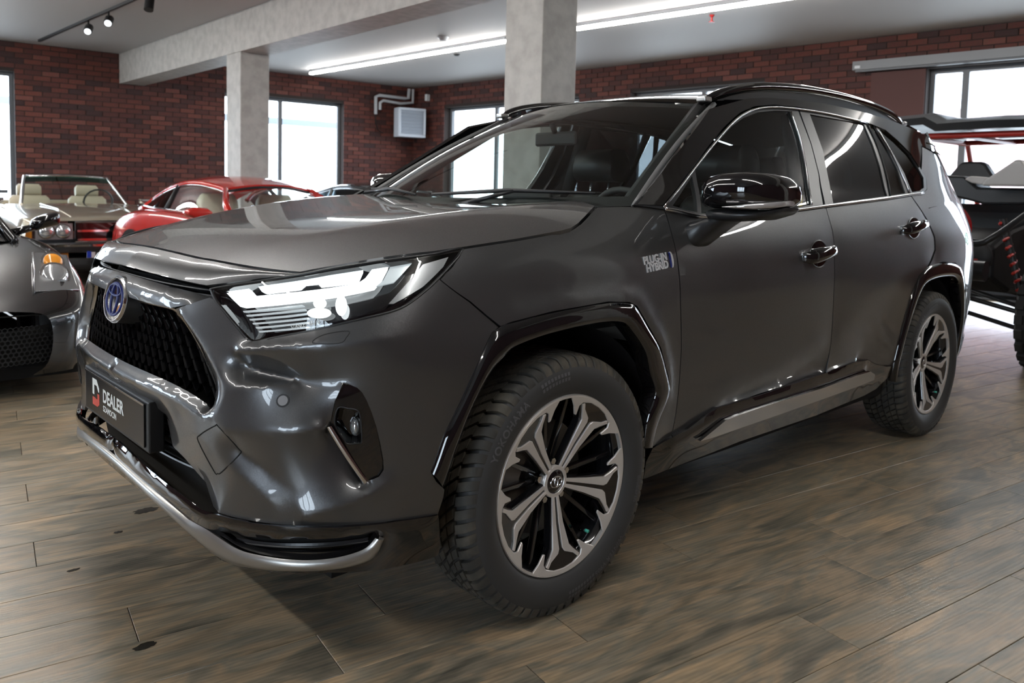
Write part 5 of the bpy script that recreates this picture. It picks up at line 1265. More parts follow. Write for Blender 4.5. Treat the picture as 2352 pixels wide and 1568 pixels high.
G=np.array([SW.off(np.linspace(ts[0]+.02,ts[0]+.15,8),np.full(8,z),np.full(8,.013+.014*math.sin(PI*(z-1.02)/.13))) for z in np.linspace(1.04,1.13,5)]); G=np.swapaxes(G,0,1); both('tail_lamp_window',grid_vf(G),M_tailc,suv,.003)
s3=np.linspace(s_of_x([-3.15],[.4])[0],SMAX,30); G=np.array([SW.off(s3,np.full(30,z),np.full(30,.006)) for z in np.linspace(.24,.44,8)]); G=np.swapaxes(G,0,1); both('rear_bumper',grid_vf(G),M_satblk,suv,.01,weld=True)
# roof spoiler fins over the quarter glass
for za,zb,xa in ((1.515,1.52,-3.13),(1.468,1.474,-3.19)):
    q=xz([(xa,za,.006),(xa-.10,za-.004,.006),(xa-.20,za-.008,.004)]); P=SW.off(q[:,0],q[:,1],q[:,2]+.002); both('spoiler_fin_trim',tube_vf([tuple(p) for p in P],.004,5),M_chrome,suv,0)
sp=np.array([[(x,y,float(roofP(np.array([x]),np.array([min(abs(y),.6)]))[0,2])+.012) for y in np.linspace(-.54,.54,21)] for x in (-3.18,-3.24,-3.30,-3.36)]); solid(mesh_obj('roof_spoiler',*grid_vf(sp),M_pianoblk,suv),.03,-1)
# ---------------- cabin
M_cab=mat('cabin_black',(.018,.018,.019),.6); M_seat=mat('black_seat_leather',(.014,.014,.015),.42); M_liner=mat('headliner_dark',(.030,.029,.028),.9)
dg=[]
for u in np.linspace(-1,1,31):
    b=wsP(u,.03)[0]; y=b[1]*.94; hump=.035*math.exp(-((y-.36)/.2)**2)
    dg.append([(b[0]-.04,y,b[2]-.02),(b[0]-.20-.05,y,1.115+hump*.6),(-.70,y,1.10+hump),(-.78,y,1.06+hump*.6),(-.80,y,.95),(-.72,y,.75)])
mesh_obj('dashboard',*grid_vf(np.array(dg)),M_cab,suv)
o=box('display_screen',-.745,-.725,-.19,.10,1.085,1.195,M_cab,suv,bev=.008)
sw_=[(-.905+.0+.06*math.cos(t)*.0+.17*math.sin(t)*.35,.37+.18*math.cos(t),1.045+.17*math.sin(t)*.93) for t in np.linspace(0,2*PI,28,endpoint=False)]
st=mesh_obj('steering_wheel',*tube_vf(sw_,.015,8,True),M_cab,suv); mesh_obj('steering_hub',*join_vf(box_vf(-.90,-.86,.30,.44,.98,1.08)),M_cab,st,smooth=False)
mesh_obj('headliner',*grid_vf(np.array([[(x,y,float(roofP(np.array([x]),np.array([y]))[0,2])-.03) for y in np.linspace(-.60,.60,9)] for x in np.linspace(-1.08,-3.4,12)])),M_liner,suv)
def seat(xc,yc,w,parent):
    b=fixn(loft_sections([[(xc-.05+x_*1.0-t*.16,yc+w*.5*sx*k2,z0+t*.62) for x_,sx,k2 in ((.07,-1,.85),(.07,-.5,1),(.06,.5,1),(.07,1,.85),(-.07,1,.85),(-.09,.5,1),(-.09,-.5,1),(-.07,-1,.85))] for t,z0,w in ((0,.58,w),(.3,.58,w*1.04),(.7,.58,w),(.95,.58,w*.8),(1.0,.58,w*.6))]))
    s=mesh_obj('seat',*b,M_seat,parent); subsurf(s,1)
    mesh_obj('seat_cushion',*box_vf(xc-.12,xc+.42,yc-w/2,yc+w/2,.42,.60),M_seat,s,smooth=False)
    h=mesh_obj('headrest',*fixn(loft_sections([mirror_sec(yc+dy,xc-.30-.05*k,xc-.20+.03*k,1.25,1.25+.17*k,12) for dy,k in ((-.13,.7),(-.11,1),(.11,1),(.13,.7))])),M_seat,s,auto=50); 
    for dy in (-.06,.06): mesh_obj('headrest_post',*tube_vf([(xc-.24,yc+dy,1.15),(xc-.25,yc+dy,1.27)],.006,6),M_chrome,h)
for y in (.37,-.37): seat(-1.32,y,.50,suv)
seat(-2.25,0,1.25,suv)
for y in (.40,-.40): mesh_obj('headrest',*fixn(loft_sections([mirror_sec(y+dy,-2.52,-2.43,1.24,1.24+.15*k,12) for dy,k in ((-.13,.7),(-.11,1),(.11,1),(.13,.7))])),M_seat,suv,auto=50)
for sg in (1,-1):
    mesh_obj('pillar_inner',*tube_vf([(-1.66,sg*.70,1.15),(-1.70,sg*.60,1.55)],.035,8),M_cab,suv)
    mesh_obj('pillar_inner',*tube_vf([(-.46,sg*.72,1.15),(-1.08,sg*.56,1.53)],.028,8),M_cab,suv)
    mesh_obj('door_card',*grid_vf(np.array([[(x,sg*(.80 if z<1.1 else .77),z) for x in np.linspace(-.55,-3.2,8)] for z in (.45,.8,1.09,1.13)])),M_cab,suv)
mm=box('cabin_mirror',-.86,-.84,-.12,.12,1.385,1.445,M_cab,suv,bev=.01)
mesh_obj('mirror_mount',*tube_vf([(-.845,0,1.44),tuple(wsP(0,.80)[0]+np.array([-.02,0,-.02]))],.012,6),M_cab,mm)
box('cabin_floor',-3.3,-.5,-.72,.72,.36,.40,M_cab,suv); box('cargo_board',-3.3,-2.35,-.72,.72,.85,.88,M_cab,suv)
# small service sticker inside the front door glass
a=PXW([(1834,448),(1843,448),(1843,473),(1834,474)],-.007); P=SW.off(a[:,0],a[:,1],a[:,2]); mesh_obj('window_sticker',[tuple(p) for p in P],[(0,1,2,3)],mat('yellow_sticker',(.75,.55,.12),.6),suv,smooth=False)
# ---------------- wheels: local frame axis = y (outward +), centre at origin
RT=.368
M_tyre=mat('tyre_rubber',(.036,.0358,.0355),.55); M_tyre2=mat('tyre_lettering_rubber',(.080,.080,.083),.5)
def _tread(nt,b):
    tc=nd(nt,'ShaderNodeTexCoord'); n=nd(nt,'ShaderNodeTexNoise'); n.inputs['Scale'].default_value=14; n.inputs['Detail'].default_value=6; lk(nt,tc.outputs['Object'],n.inputs['Vector'])
    r=nd(nt,'ShaderNodeValToRGB'); r.color_ramp.elements[0].position=.42; r.color_ramp.elements[1].position=.70; r.color_ramp.elements[0].color=(.036,.034,.030,1); r.color_ramp.elements[1].color=(.095,.083,.064,1)
    lk(nt,n.outputs[0],r.inputs[0]); lk(nt,r.outputs[0],b.inputs['Base Color'])
M_tread=mat('dusty_tread_rubber',(.03,.028,.025),.7,build=_tread)
M_rimblk=mat('rim_gloss_black',(.006,.006,.007),.10,coat=.8); M_mach=mat('machined_alloy',(.66,.63,.60),.38,.55); M_disc=mat('brake_steel',(.22,.22,.22),.35,.9); M_cal=mat('caliper_grey',(.16,.16,.165),.45,.5)
M_cap=mat('valve_cap_green',(.05,.35,.27),.4)
side=[(.252,.088),(.258,.098),(.268,.106),(.285,.114),(.302,.1175),(.318,.117),(.330,.1135),(.340,.108),(.350,.102),(.3555,.094),(.3565,.06),(.3565,0)]
prof=[(r,-y) for r,y in side]+[(r,y) for r,y in side[::-1][1:]]
tyre_vf=lathe_vf([(r,h) for r,h in prof],96,'y')
def polar(r,a,y): return (r*math.cos(a),y,r*math.sin(a))
tb=[]
NB=64
for sgn in (1,-1):
    for k in range(NB):
        a0=2*PI*k/NB; da=2*PI/NB
        # shoulder lug: bends over the shoulder, slightly slanted
        path=[(.339,.1105),(.352,.1065),(.3625,.098),(.3672,.085),(.3685,.066)]
        for seg in range(len(path)-1):
            pass
        V=[];F=[]
        for i,(r,y) in enumerate(path):
            sl=(.118-y)*2.2*sgn*.9; w0=.14+.0*i; 
            for t,rr in ((.13,r-.011),(.15,r),(.83,r),(.85,r-.011)): V.append(polar(rr if i else rr,a0+da*t-sl*.55,sgn*y))
        for i in range(len(path)-1):
            for j in range(3): F.append((i*4+j,i*4+j+1,(i+1)*4+j+1,(i+1)*4+j))
        e=(len(path)-1)*4; F.append((e,e+1,e+2,e+3)); F.append((3,2,1,0))
        tb.append((V,F))
        # two centre blocks, sweeping forward to the middle (V tread)
        for (ya,yb,sa,sb) in ((.060,.034,.0,.055),(.029,.004,.065,.13)):
            V=[];F=[]
            for i in range(4):
                y=ya+(yb-ya)*i/3; s_=sgn*(sa+(sb-sa)*i/3)-sgn*(.118-.066)*2.2*.9*.55
                for t,rr in ((.10,.358),(.13,.3688),(.84,.3688),(.87,.358)): V.append(polar(rr,a0+da*t-s_*1.0,sgn*y))
            for i in range(3):
                for j in range(3): F.append((i*4+j,i*4+j+1,(i+1)*4+j+1,(i+1)*4+j))
            F.append((0,1,2,3)); F.append((15,14,13,12)); tb.append((V,F))
tread_vf=fixn(join_vf(*tb))
# rim face: pieces drawn in (r,t) for the spoke that points along +angle
def face_y(r): return .058+.038*min(1,max(0,(r-.05)/.20))**1.3
def place(poly,ang,y0,h):
    """poly of (r,t) metres -> prism with top following the face"""
    V=[];n=len(poly)
    for lev in (0,1):
        for r,t in poly:
            x=r*math.cos(ang)-t*math.sin(ang); z=r*math.sin(ang)+t*math.cos(ang); rr=math.hypot(r,t)
            V.append((x,face_y(rr)+y0+(h if lev else 0),z))
    F=[tuple(range(n,2*n)),tuple(range(n))[::-1]]+[(i,(i+1)%n,(i+1)%n+n,i+n) for i in range(n)]
    return fixn((V,F))
bar=[(.042,.0035),(.12,.0050),(.188,.0065),(.199,.013),(.213,.046),(.226,.060),(.219,.068),(.200,.047),(.184,.033),(.12,.0215),(.042,.0125)]
hook=[]
def pa(r,deg): a=math.radians(deg); return (r*math.cos(a),r*math.sin(a))
endp=[pa(.2515,d) for d in np.linspace(-30,30,19)]+[pa(.2455,30),pa(.222,25.5),pa(.197,21.8),pa(.196,19.6),pa(.2235,20.0),pa(.234,17.6),pa(.237,13),pa(.240,9),pa(.2405,0),pa(.240,-9),pa(.237,-13),pa(.234,-17.6),pa(.2235,-20),pa(.196,-19.6),pa(.197,-21.8),pa(.222,-25.5),pa(.2455,-30)]
base=[(.040,-.016),(.12,-.026),(.182,-.039),(.199,-.055),(.222,-.078),(.243,-.058),(.243,.058),(.222,.078),(.199,.055),(.182,.039),(.12,.026),(.040,.016)]
mir=lambda P:[(r,-t) for r,t in P][::-1]
def make_wheel(name_rim,steer_ang,near=True):
    pass
def tri_prism(poly,ang,y0,h):
    """concave-safe prism (triangulated caps)"""
    n=len(poly); r=delaunay_2d_cdt([Vector(p) for p in poly],[(i,(i+1)%n) for i in range(n)],[],1,1e-7); pts=[(v.x,v.y) for v in r[0]]; tris=r[2]; m_=len(pts)
    V=[];
    for lev in (0,1):
        for rr_,t in pts:
            x=rr_*math.cos(ang)-t*math.sin(ang); z=rr_*math.sin(ang)+t*math.cos(ang); V.append((x,face_y(math.hypot(rr_,t))+y0+(h if lev else 0),z))
    F=[tuple(i+m_ for i in f) for f in tris]+[tuple(f)[::-1] for f in tris]
    idx=[]
    for i in range(n):
        j=[k for k,s in enumerate(r[3]) if i in s][0]; idx.append(j)
    for i in range(n): a,b=idx[i],idx[(i+1)%n]; F.append((a,b,b+m_,a+m_))
    return fixn((V,F))
SP0=math.radians(-91.5)
rim_parts={'machined':[], 'black':[]}
for k in range(5):
    an=SP0+2*PI*k/5
    for P in (bar,mir(bar)): rim_parts['machined'].append(tri_prism(P,an,0,.006))
    rim_parts['machined'].append(tri_prism(endp,an,.0,.006))
    rim_parts['black'].append(tri_prism(base,an,-.026,.0268))
    # slim black inner spokes between
    an2=an+PI/5
    for d in (-.34,.34):
        a3=an2+d*.55
        rim_parts['black'].append(tri_prism([(.05,-.008),(.05,.008),(.243,.007),(.243,-.007)],a3,-.045,.018))
ring=lathe_vf([(.2465,.094),(.2472,.101),(.2535,.1015),(.2565,.097),(.257,.088),(.249,.086)],96,'y',True)
barrel=lathe_vf([(.255,.090),(.246,.086),(.238,.070),(.232,.0),(.230,-.09),(.240,-.10)],64,'y')
hubm=lathe_vf([(.0335,face_y(.04)+.004),(.035,face_y(.04)+.0068),(.0445,face_y(.045)+.006),(.046,face_y(.045)+.004),(.046,face_y(.045)-.02)],40,'y')
cap=lathe_vf([(0,.066),(.018,.0655),(.029,.064),(.033,.060),(.0335,.05)],40,'y')
discv=lathe_vf([(.06,.0),(.165,.0),(.165,-.022),(.06,-.022),(.06,.01),(.05,.03)],64,'y')
def capring(a,b,w,h,c=(0,0),z=.066):
    n=32;V=[];F=[]
    for k in range(n):
        t=2*PI*k/n; co,si=math.cos(t),math.sin(t)
        for q,hh in ((a-w,0),(a-w*.7,h),(a-w*.3,h),(a,0)):
            s_=q/a; V.append((c[0]+q*co,z+hh,c[1]+(b-(a-q))*si))
    for k in range(n):
        l=(k+1)%n
        for i in range(3): F.append((k*4+i,l*4+i,l*4+i+1,k*4+i+1))
    return fixn((V,F))
capmark=join_vf(capring(.024,.017,.0034,.0015),capring(.0080,.016,.003,.0016),capring(.016,.0068,.003,.0016,(0,.0085)))
def arc_text(s,size,rad,a_mid,flip=False,bold=0.):
    tv=text_vf(s,size,0,bold,spacing=1.08); V=[]
    for x,y,z in tv[0]:
        if flip: x,y=-x,-y
        r=rad+y; a=a_mid+x/rad; yy=np.interp(r,[.285,.302,.318,.330,.340],[.114,.1175,.117,.1135,.108])+.0009; V.append((r*math.cos(a),float(yy),r*math.sin(a)))
    return fixn((V,tv[1]))
letter=[arc_text('YOKOHAMA',.030,.312,math.radians(41),bold=.0008),arc_text('WINTER V905',.022,.3135,math.radians(-126),False,.0006),arc_text('BluEarth',.022,.3135,math.radians(-166),False,.0006)]
chk=[]
for a0 in (math.radians(-112),math.radians(68)):
    for i in range(9):
        for r0 in (.318,.304):
            a=a0+i*math.radians(2.3); V=[]
            for r,aa in ((r0,a),(r0+.009,a+.004),(r0+.009,a+.030),(r0,a+.026)):
                V.append((r*math.cos(aa),float(np.interp(r,[.285,.302,.318,.330,.340],[.114,.1175,.117,.1135,.108]))+.0008,r*math.sin(aa)))
            chk.append((V,[(3,2,1,0)]))
def build_wheel(x,y,near):
    sg=1 if near else -1
    f=(lambda vf:vf) if near else mirror_y
    t=mesh_obj('tyre',*fixn(f(tyre_vf)),M_tyre,suv,auto=60); t.location=(x,y,RT-.001)
    tr=mesh_obj('tread',*f(tread_vf),M_tread,t,auto=40); tag(tr,kind='stuff')
    if near:
        for l in letter: mesh_obj('tyre_lettering',*l,M_tyre2,t,smooth=False)
        o=mesh_obj('tyre_chequers',*fixn(join_vf(*chk)),M_tyre2,t,smooth=False); tag(o,kind='stuff')
    r=mesh_obj('wheel_rim',*f(fixn(barrel)),M_rimblk,suv,auto=40); r.location=(x,y,RT-.001)
    for vf in rim_parts['machined']: bevel(mesh_obj('machined_face',*f(vf),M_mach,r,smooth=False),.0012,1)
    for vf in rim_parts['black']: bevel(mesh_obj('spoke',*f(vf),M_rimblk,r,smooth=False),.003,2)
    mesh_obj('rim_lip',*f(fixn(ring)),M_mach,r,auto=40); mesh_obj('hub_ring',*f(fixn(hubm)),M_mach,r,auto=40); c=mesh_obj('centre_cap',*f(fixn(cap)),M_pianoblk,r,auto=40)
    mesh_obj('cap_mark',*f(capmark),M_chrome,r,auto=40)
    for k in range(5):
        a=SP0+PI/5+2*PI*k/5; p=np.array([.0572*math.cos(a),0,.0572*math.sin(a)]); mesh_obj('lug_nut',*f(tube_vf([p+np.array([0,.03,0]),p+np.array([0,.055,0])],[.0105,.0095],6)),M_chrome,r,auto=30)
    if near:
        a=math.radians(-123); p=np.array([.205*math.cos(a),.058,.205*math.sin(a)]); q=p+np.array([-.012*math.cos(a),.03,-.012*math.sin(a)])
        mesh_obj('valve_stem',*tube_vf([p,q],.004,8),M_rimblk,r); mesh_obj('valve_cap',*tube_vf([q,q+np.array([0,.012,0])],.005,8),M_cap,r)
    d=mesh_obj('brake_disc',*f(fixn(discv)),M_disc,suv,auto=40); d.location=(x,y,RT-.001)
    cv=fixn(f(join_vf(*[([(rr*math.cos(a),yy,rr*math.sin(a)) for rr in (.115,.178) for yy in (-.04,.03) for a in (a0,a0+.25)],[(0,1,3,2),(4,6,7,5),(0,4,5,1),(2,3,7,6),(0,2,6,4),(1,5,7,3)]) for a0 in (math.radians(0),math.radians(0)+.25,math.radians(0)+.5)])))
    cc=mesh_obj('brake_caliper',*cv,M_cal,suv,smooth=False); cc.location=(x,y,RT-.001)
for x,y in ((0,.80),(-2.69,.81)):
    build_wheel(x,y,True); build_wheel(x,-y,False)
# ================================================================ other vehicles
def catmull_rows(rows,n):
    """rows (k,m,3) -> smooth along the first axis"""
    R=np.asarray(rows,float); k=len(R); return smooth_line(R.reshape(k,-1),n).reshape(-1,R.shape[1],3)
def loft_body(st,nl=5,nc=4):
    """stations [(X,[(Y,Z)...])] half profile -> smooth half mesh welded with its mirror"""
    rows=[[(X,y,z) for y,z in pts] for X,pts in st]
    R=catmull_rows(rows,nl); R=np.swapaxes(catmull_rows(np.swapaxes(R,0,1),nc),0,1)
    R[:,-1,1]=0
    return fixn(grid_vf(R))
def car_body(name,st,m,parent,**k): 
    o=both(name,loft_body(st,**k),m,parent,0,weld=True)
    bm=bmesh.new(); bm.from_mesh(o.data); bmesh.ops.recalc_face_normals(bm,faces=bm.faces); bm.to_mesh(o.data); bm.free(); return o
def simple_wheel(parent,x,y,r,w,m_rim):
    sg=1 if y>0 else -1
    t=mesh_obj('tyre',*fixn(lathe_vf([(r*.66,-w/2),(r*.8,-w/2-.008),(r*.95,-w/2),(r,-w/2+.03),(r,w/2-.03),(r*.95,w/2),(r*.8,w/2+.008),(r*.66,w/2)],40,'y')),M_tyre,parent,auto=50); t.location=(x,y,r)
    parts=[lathe_vf([(r*.67,w/2),(r*.62,w/2-.01),(r*.60,w/2-.06)],40,'y')]
    rm=mesh_obj('wheel_rim',*fixn(parts[0]),m_rim,parent,auto=40); rm.location=(x,y,r); rm.rotation_euler=(0,0,0 if sg>0 else PI)
    for k in range(5):
        a=2*PI*k/5; mesh_obj('spoke',*fixn(xform(box_vf(0,r*.64,-.03+w/2-.02,w/2-.02,-.03,.03),lambda v:(v[0]*math.cos(a)-v[2]*math.sin(a),v[1],v[0]*math.sin(a)+v[2]*math.cos(a)))),m_rim,rm,smooth=False)
    mesh_obj('wheel_disc',*fixn(lathe_vf([(0,w/2-.07),(r*.62,w/2-.07)],24,'y')),M_dark,rm)
def P2(pts): return [tuple(p) for p in pts]
def quadpatch(name,c,m,parent,n=8,bul=0.,th=.01,nd_=None):
    """bilinear patch from 4 corners a,b,c,d (ab bottom, dc top) with a bulge"""
    a,b,c_,d=[np.asarray(q,float) for q in c]; G=[]
    nn=np.cross(b-a,d-a); nn/=np.linalg.norm(nn)
    for i in range(n+1):
        row=[]
        for j in range(n+1):
            u,v=j/n,i/n; p=(a*(1-u)+b*u)*(1-v)+(d*(1-u)+c_*u)*v; row.append(p+nn*bul*math.sin(PI*u)*math.sin(PI*v))
        G.append(row)
    o=mesh_obj(name,*grid_vf(np.array(G)),m,parent); 
    if th: solid(o,th,0)
    return o
M_gclear=glassmat('thin_car_glass',(.80,.86,.84),dens=.9); M_gdark=glassmat('dark_car_glass',(.10,.12,.13),dens=1.2)
M_lampgl=mat('round_lamp_glass',(.62,.64,.66),.08,.75,coat=1.); M_amber=mat('amber_lens',(.75,.28,.03),.15,coat=.5)
def disc_vf(c,n,r,h,seg=24,dome=.0):
    c=np.asarray(c,float); n=unit(n); a=unit(np.cross(n,[0,0,1])); b=np.cross(n,a); V=[];F=[]
    ring=[(r,0),(r,h),(r*.9,h+dome*.4),(r*.6,h+dome*.8),(r*.3,h+dome*.96)]
    for rr,hh in ring: V+=[tuple(c+a*rr*math.cos(2*PI*k/seg)+b*rr*math.sin(2*PI*k/seg)+n*hh) for k in range(seg)]
    V.append(tuple(c+n*(h+dome)))
    for i in range(len(ring)-1):
        for k in range(seg): F.append((i*seg+k,i*seg+(k+1)%seg,(i+1)*seg+(k+1)%seg,(i+1)*seg+k))
    i=len(ring)-1; F+=[(i*seg+k,i*seg+(k+1)%seg,len(V)-1) for k in range(seg)]
    return fixn((V,F))
# ---------------------------------------------------------------- low dark grey supercar
M_grey2=mat('dark_pearl_grey_paint',(.018,.018,.019),.26,.65,coat=1.,coat_r=.02)
lam=empty('supercar',(1.16,-4.6,0),PI/2); tag(lam,'low dark grey wedge-shaped supercar with honeycomb bumper intakes','car')
ST=None
lst=[(2.16,[(.55,.145),(.62,.20),(.65,.33),(.62,.46),(.46,.495),(.25,.505),(0,.51)]),(2.05,[(.76,.13),(.80,.19),(.82,.33),(.80,.475),(.60,.535),(.32,.55),(0,.555)]),(1.85,[(.86,.12),(.90,.19),(.91,.36),(.885,.535),(.71,.605),(.38,.615),(0,.615)]),(1.5,[(.92,.12),(.945,.22),(.955,.42),(.93,.64),(.78,.715),(.43,.70),(0,.69)]),(1.1,[(.93,.12),(.95,.25),(.955,.46),(.935,.70),(.80,.785),(.48,.775),(0,.765)]),(.8,[(.92,.12),(.94,.25),(.945,.47),(.93,.71),(.80,.81),(.60,.825),(0,.83)]),(0,[(.92,.12),(.935,.25),(.94,.48),(.925,.71),(.82,.80),(.62,.83),(0,.84)]),(-1.,[(.94,.12),(.955,.28),(.96,.5),(.95,.75),(.85,.86),(.6,.90),(0,.92)]),(-1.8,[(.94,.2),(.955,.33),(.96,.52),(.95,.74),(.85,.83),(.6,.85),(0,.85)]),(-2.15,[(.80,.35),(.86,.45),(.88,.58),(.86,.72),(.76,.77),(.5,.78),(0,.78)])]
car_body('body',lst,M_grey2,lam)
box('floor_pan',-2.0,2.0,-.85,.85,.10,.16,M_dark,lam)
gst=[(1.08,[(.66,.795),(.60,.80),(.40,.81),(0,.815)]),(.55,[(.72,.83),(.64,.93),(.42,.985),(0,.995)]),(0.,[(.72,.835),(.59,1.05),(.40,1.115),(0,1.125)]),(-.5,[(.74,.85),(.57,1.08),(.40,1.145),(0,1.16)]),(-1.2,[(.72,.90),(.55,1.0),(.38,1.04),(0,1.05)]),(-1.7,[(.66,.86),(.5,.87),(.35,.88),(0,.88)])]
car_body('glasshouse',gst,M_blackg,lam)
for sg in (1,-1):
    mesh_obj('pillar',*tube_vf([(1.08,sg*.68,.80),(.55,sg*.67,.935),(0,sg*.62,1.06),(-.5,sg*.60,1.09)],.028,8),M_grey2,lam)
    # slanted head lamp: bowl, cover frame, two round lamps
    a,b,c_,d=[(1.985,sg*.60,.572),(1.875,sg*.85,.558),(1.43,sg*.895,.722),(1.50,sg*.70,.752)]
    hl=quadpatch('headlamp',[a,b,c_,d],mat('lamp_bowl_grey',(.16,.16,.165),.3,.4),lam,6,0,.012)
    mesh_obj('lamp_frame',*tube_vf([a,b,c_,d],.008,6,True),M_chrome,hl)
    nrm=unit(np.array([.45,sg*.10,.88]))
    for t,r_,m_ in ((.36,.068,M_lampgl),(.72,.052,M_amber)):
        c0=np.array(a)*.5*(1-t)+np.array(b)*.5*(1-t)+np.array(c_)*.5*t+np.array(d)*.5*t; nn=unit(np.array([.8,sg*.1,.55])); c0=c0+nrm*.012
        mesh_obj('lamp_ring',*disc_vf(c0,nn,r_+.014,.012,24,0),M_chrome,hl,auto=40); mesh_obj('round_lamp',*disc_vf(c0+nn*.012,nn,r_,.006,24,.018),m_,hl,auto=50)
    # honeycomb intake
    ip=[(2.145,sg*.20,.20),(2.03,sg*.78,.21),(2.02,sg*.80,.33),(2.10,sg*.70,.415),(2.165,sg*.24,.37)]
    it=mesh_obj('bumper_intake',[tuple(np.array(p)+np.array([.004,0,0])) for p in ip],[tuple(range(5)) if sg<0 else tuple(range(5))[::-1]],M_dark,lam,smooth=False)
    hx=[]
    for r_ in range(9):
        for c2 in range(24):
            yy=.22+c2*.026+(.013 if r_%2 else 0); z=.215+r_*.0225
            if yy>.77 or z>.20+.5*(yy-.2)*.55+.155 or z>.42-(max(0,yy-.62))*.6: continue
            x=2.172-.36*max(0,yy-.35)**1.6-.02; R_=.0125
            pts=[(x,sg*(yy+R_*math.cos(PI/6+k*PI/3)),z+R_*math.sin(PI/6+k*PI/3)) for k in range(6)]
            hx.append(tube_vf(pts,.0022,4,True))
    if hx: o=mesh_obj('honeycomb_mesh',*join_vf(*hx),M_satblk,lam); tag(o,kind='stuff')
    mesh_obj('hood_crease',*tube_vf([(2.08,sg*.40,.548),(1.7,sg*.46,.648),(1.2,sg*.56,.772)],.006,6),M_grey2,lam)
    mc2=fixn(loft_sections([[(X+p[0],sg*Y,Z+p[1]) for p in ((.05,-.02),(.06,.03),(.03,.06),(-.06,.06),(-.09,.02),(-.07,-.04),(0,-.045))] for X,Y,Z in ((.62,.86,.86),(.66,.95,.90),(.62,1.03,.915),(.58,1.06,.91))]))
    mo=mesh_obj('door_mirror',*mc2,M_blackg,lam); subsurf(mo,1); mesh_obj('mirror_stalk',*tube_vf([(.66,sg*.72,.82),(.64,sg*.90,.87)],[.03,.022],8),M_blackg,mo)
    simple_wheel(lam,1.30,sg*.82,.325,.235,M_alu); simple_wheel(lam,-1.26,sg*.82,.335,.29,M_alu)
mesh_obj('bumper_line',*tube_vf([(2.03,-.80,.475),(2.14,-.6,.468),(2.17,0,.47),(2.14,.6,.468),(2.03,.80,.475)],.004,6),M_dark,lam)
# ---------------------------------------------------------------- pale gold convertible
M_gold=mat('champagne_metallic_paint',(.42,.37,.29),.28,.6,coat=1.,coat_r=.02); M_beige=mat('beige_leather',(.42,.36,.26),.5); M_chr2=mat('bright_chrome',(.75,.76,.78),.08,1.)
sl=empty('convertible',(-1.33,-9.78,0),math.radians(87.5)); tag(sl,'pale champagne convertible with quad round headlights and beige seats','car')
sst=[(2.20,[(.74,.40),(.80,.48),(.83,.58),(.80,.70),(.72,.745),(.3,.755),(0,.76)]),(2.08,[(.82,.34),(.86,.46),(.88,.58),(.86,.74),(.78,.79),(.34,.80),(0,.815)]),(1.5,[(.86,.22),(.885,.38),(.895,.56),(.87,.79),(.79,.84),(.36,.86),(0,.875)]),(.75,[(.87,.20),(.89,.36),(.90,.56),(.87,.83),(.79,.88),(.4,.90),(0,.915)]),(.55,[(.87,.20),(.89,.36),(.90,.56),(.87,.84),(.79,.89),(.70,.90),(0,.90)]),(.35,[(.87,.20),(.89,.36),(.90,.56),(.87,.845),(.80,.89),(.70,.86),(0,.72)]),(-.9,[(.87,.20),(.89,.36),(.90,.56),(.87,.85),(.80,.89),(.70,.86),(0,.72)]),(-1.1,[(.87,.20),(.89,.36),(.90,.56),(.86,.845),(.78,.885),(.4,.90),(0,.905)]),(-2.0,[(.84,.30),(.86,.42),(.87,.56),(.84,.77),(.75,.82),(.3,.84),(0,.845)]),(-2.2,[(.76,.42),(.79,.48),(.80,.58),(.77,.70),(.68,.75),(.3,.77),(0,.77)])]
car_body('body',sst,M_gold,sl); box('floor_pan',-2.0,2.0,-.82,.82,.16,.3,M_dark,sl)
wb_=[(.62,-.62,.90),(.70,-.3,.915),(.72,0,.92),(.70,.3,.915),(.62,.62,.90)]; wt_=[(.10,-.50,1.255),(.15,-.25,1.27),(.16,0,1.275),(.15,.25,1.27),(.10,.50,1.255)]
mesh_obj('windscreen',*grid_vf(np.array([polyN(smooth_line(wb_,4),17),polyN(smooth_line(wt_,4),17)])),M_gclear,sl)
mesh_obj('sun_band',*grid_vf(np.array([polyN(smooth_line(np.array(wb_)*.22+np.array(wt_)*.78,4),17)+[.004,0,.004],polyN(smooth_line(wt_,4),17)+[.004,0,.002]])),glassmat('green_tint_glass',(.10,.32,.28),dens=.8),sl)
mesh_obj('screen_frame',*tube_vf(P2(smooth_line([wb_[0],wt_[0]],3))+P2(smooth_line(wt_,3))[1:]+P2(smooth_line([wt_[-1],wb_[-1]],3))[1:],.020,8),M_chr2,sl,auto=60)
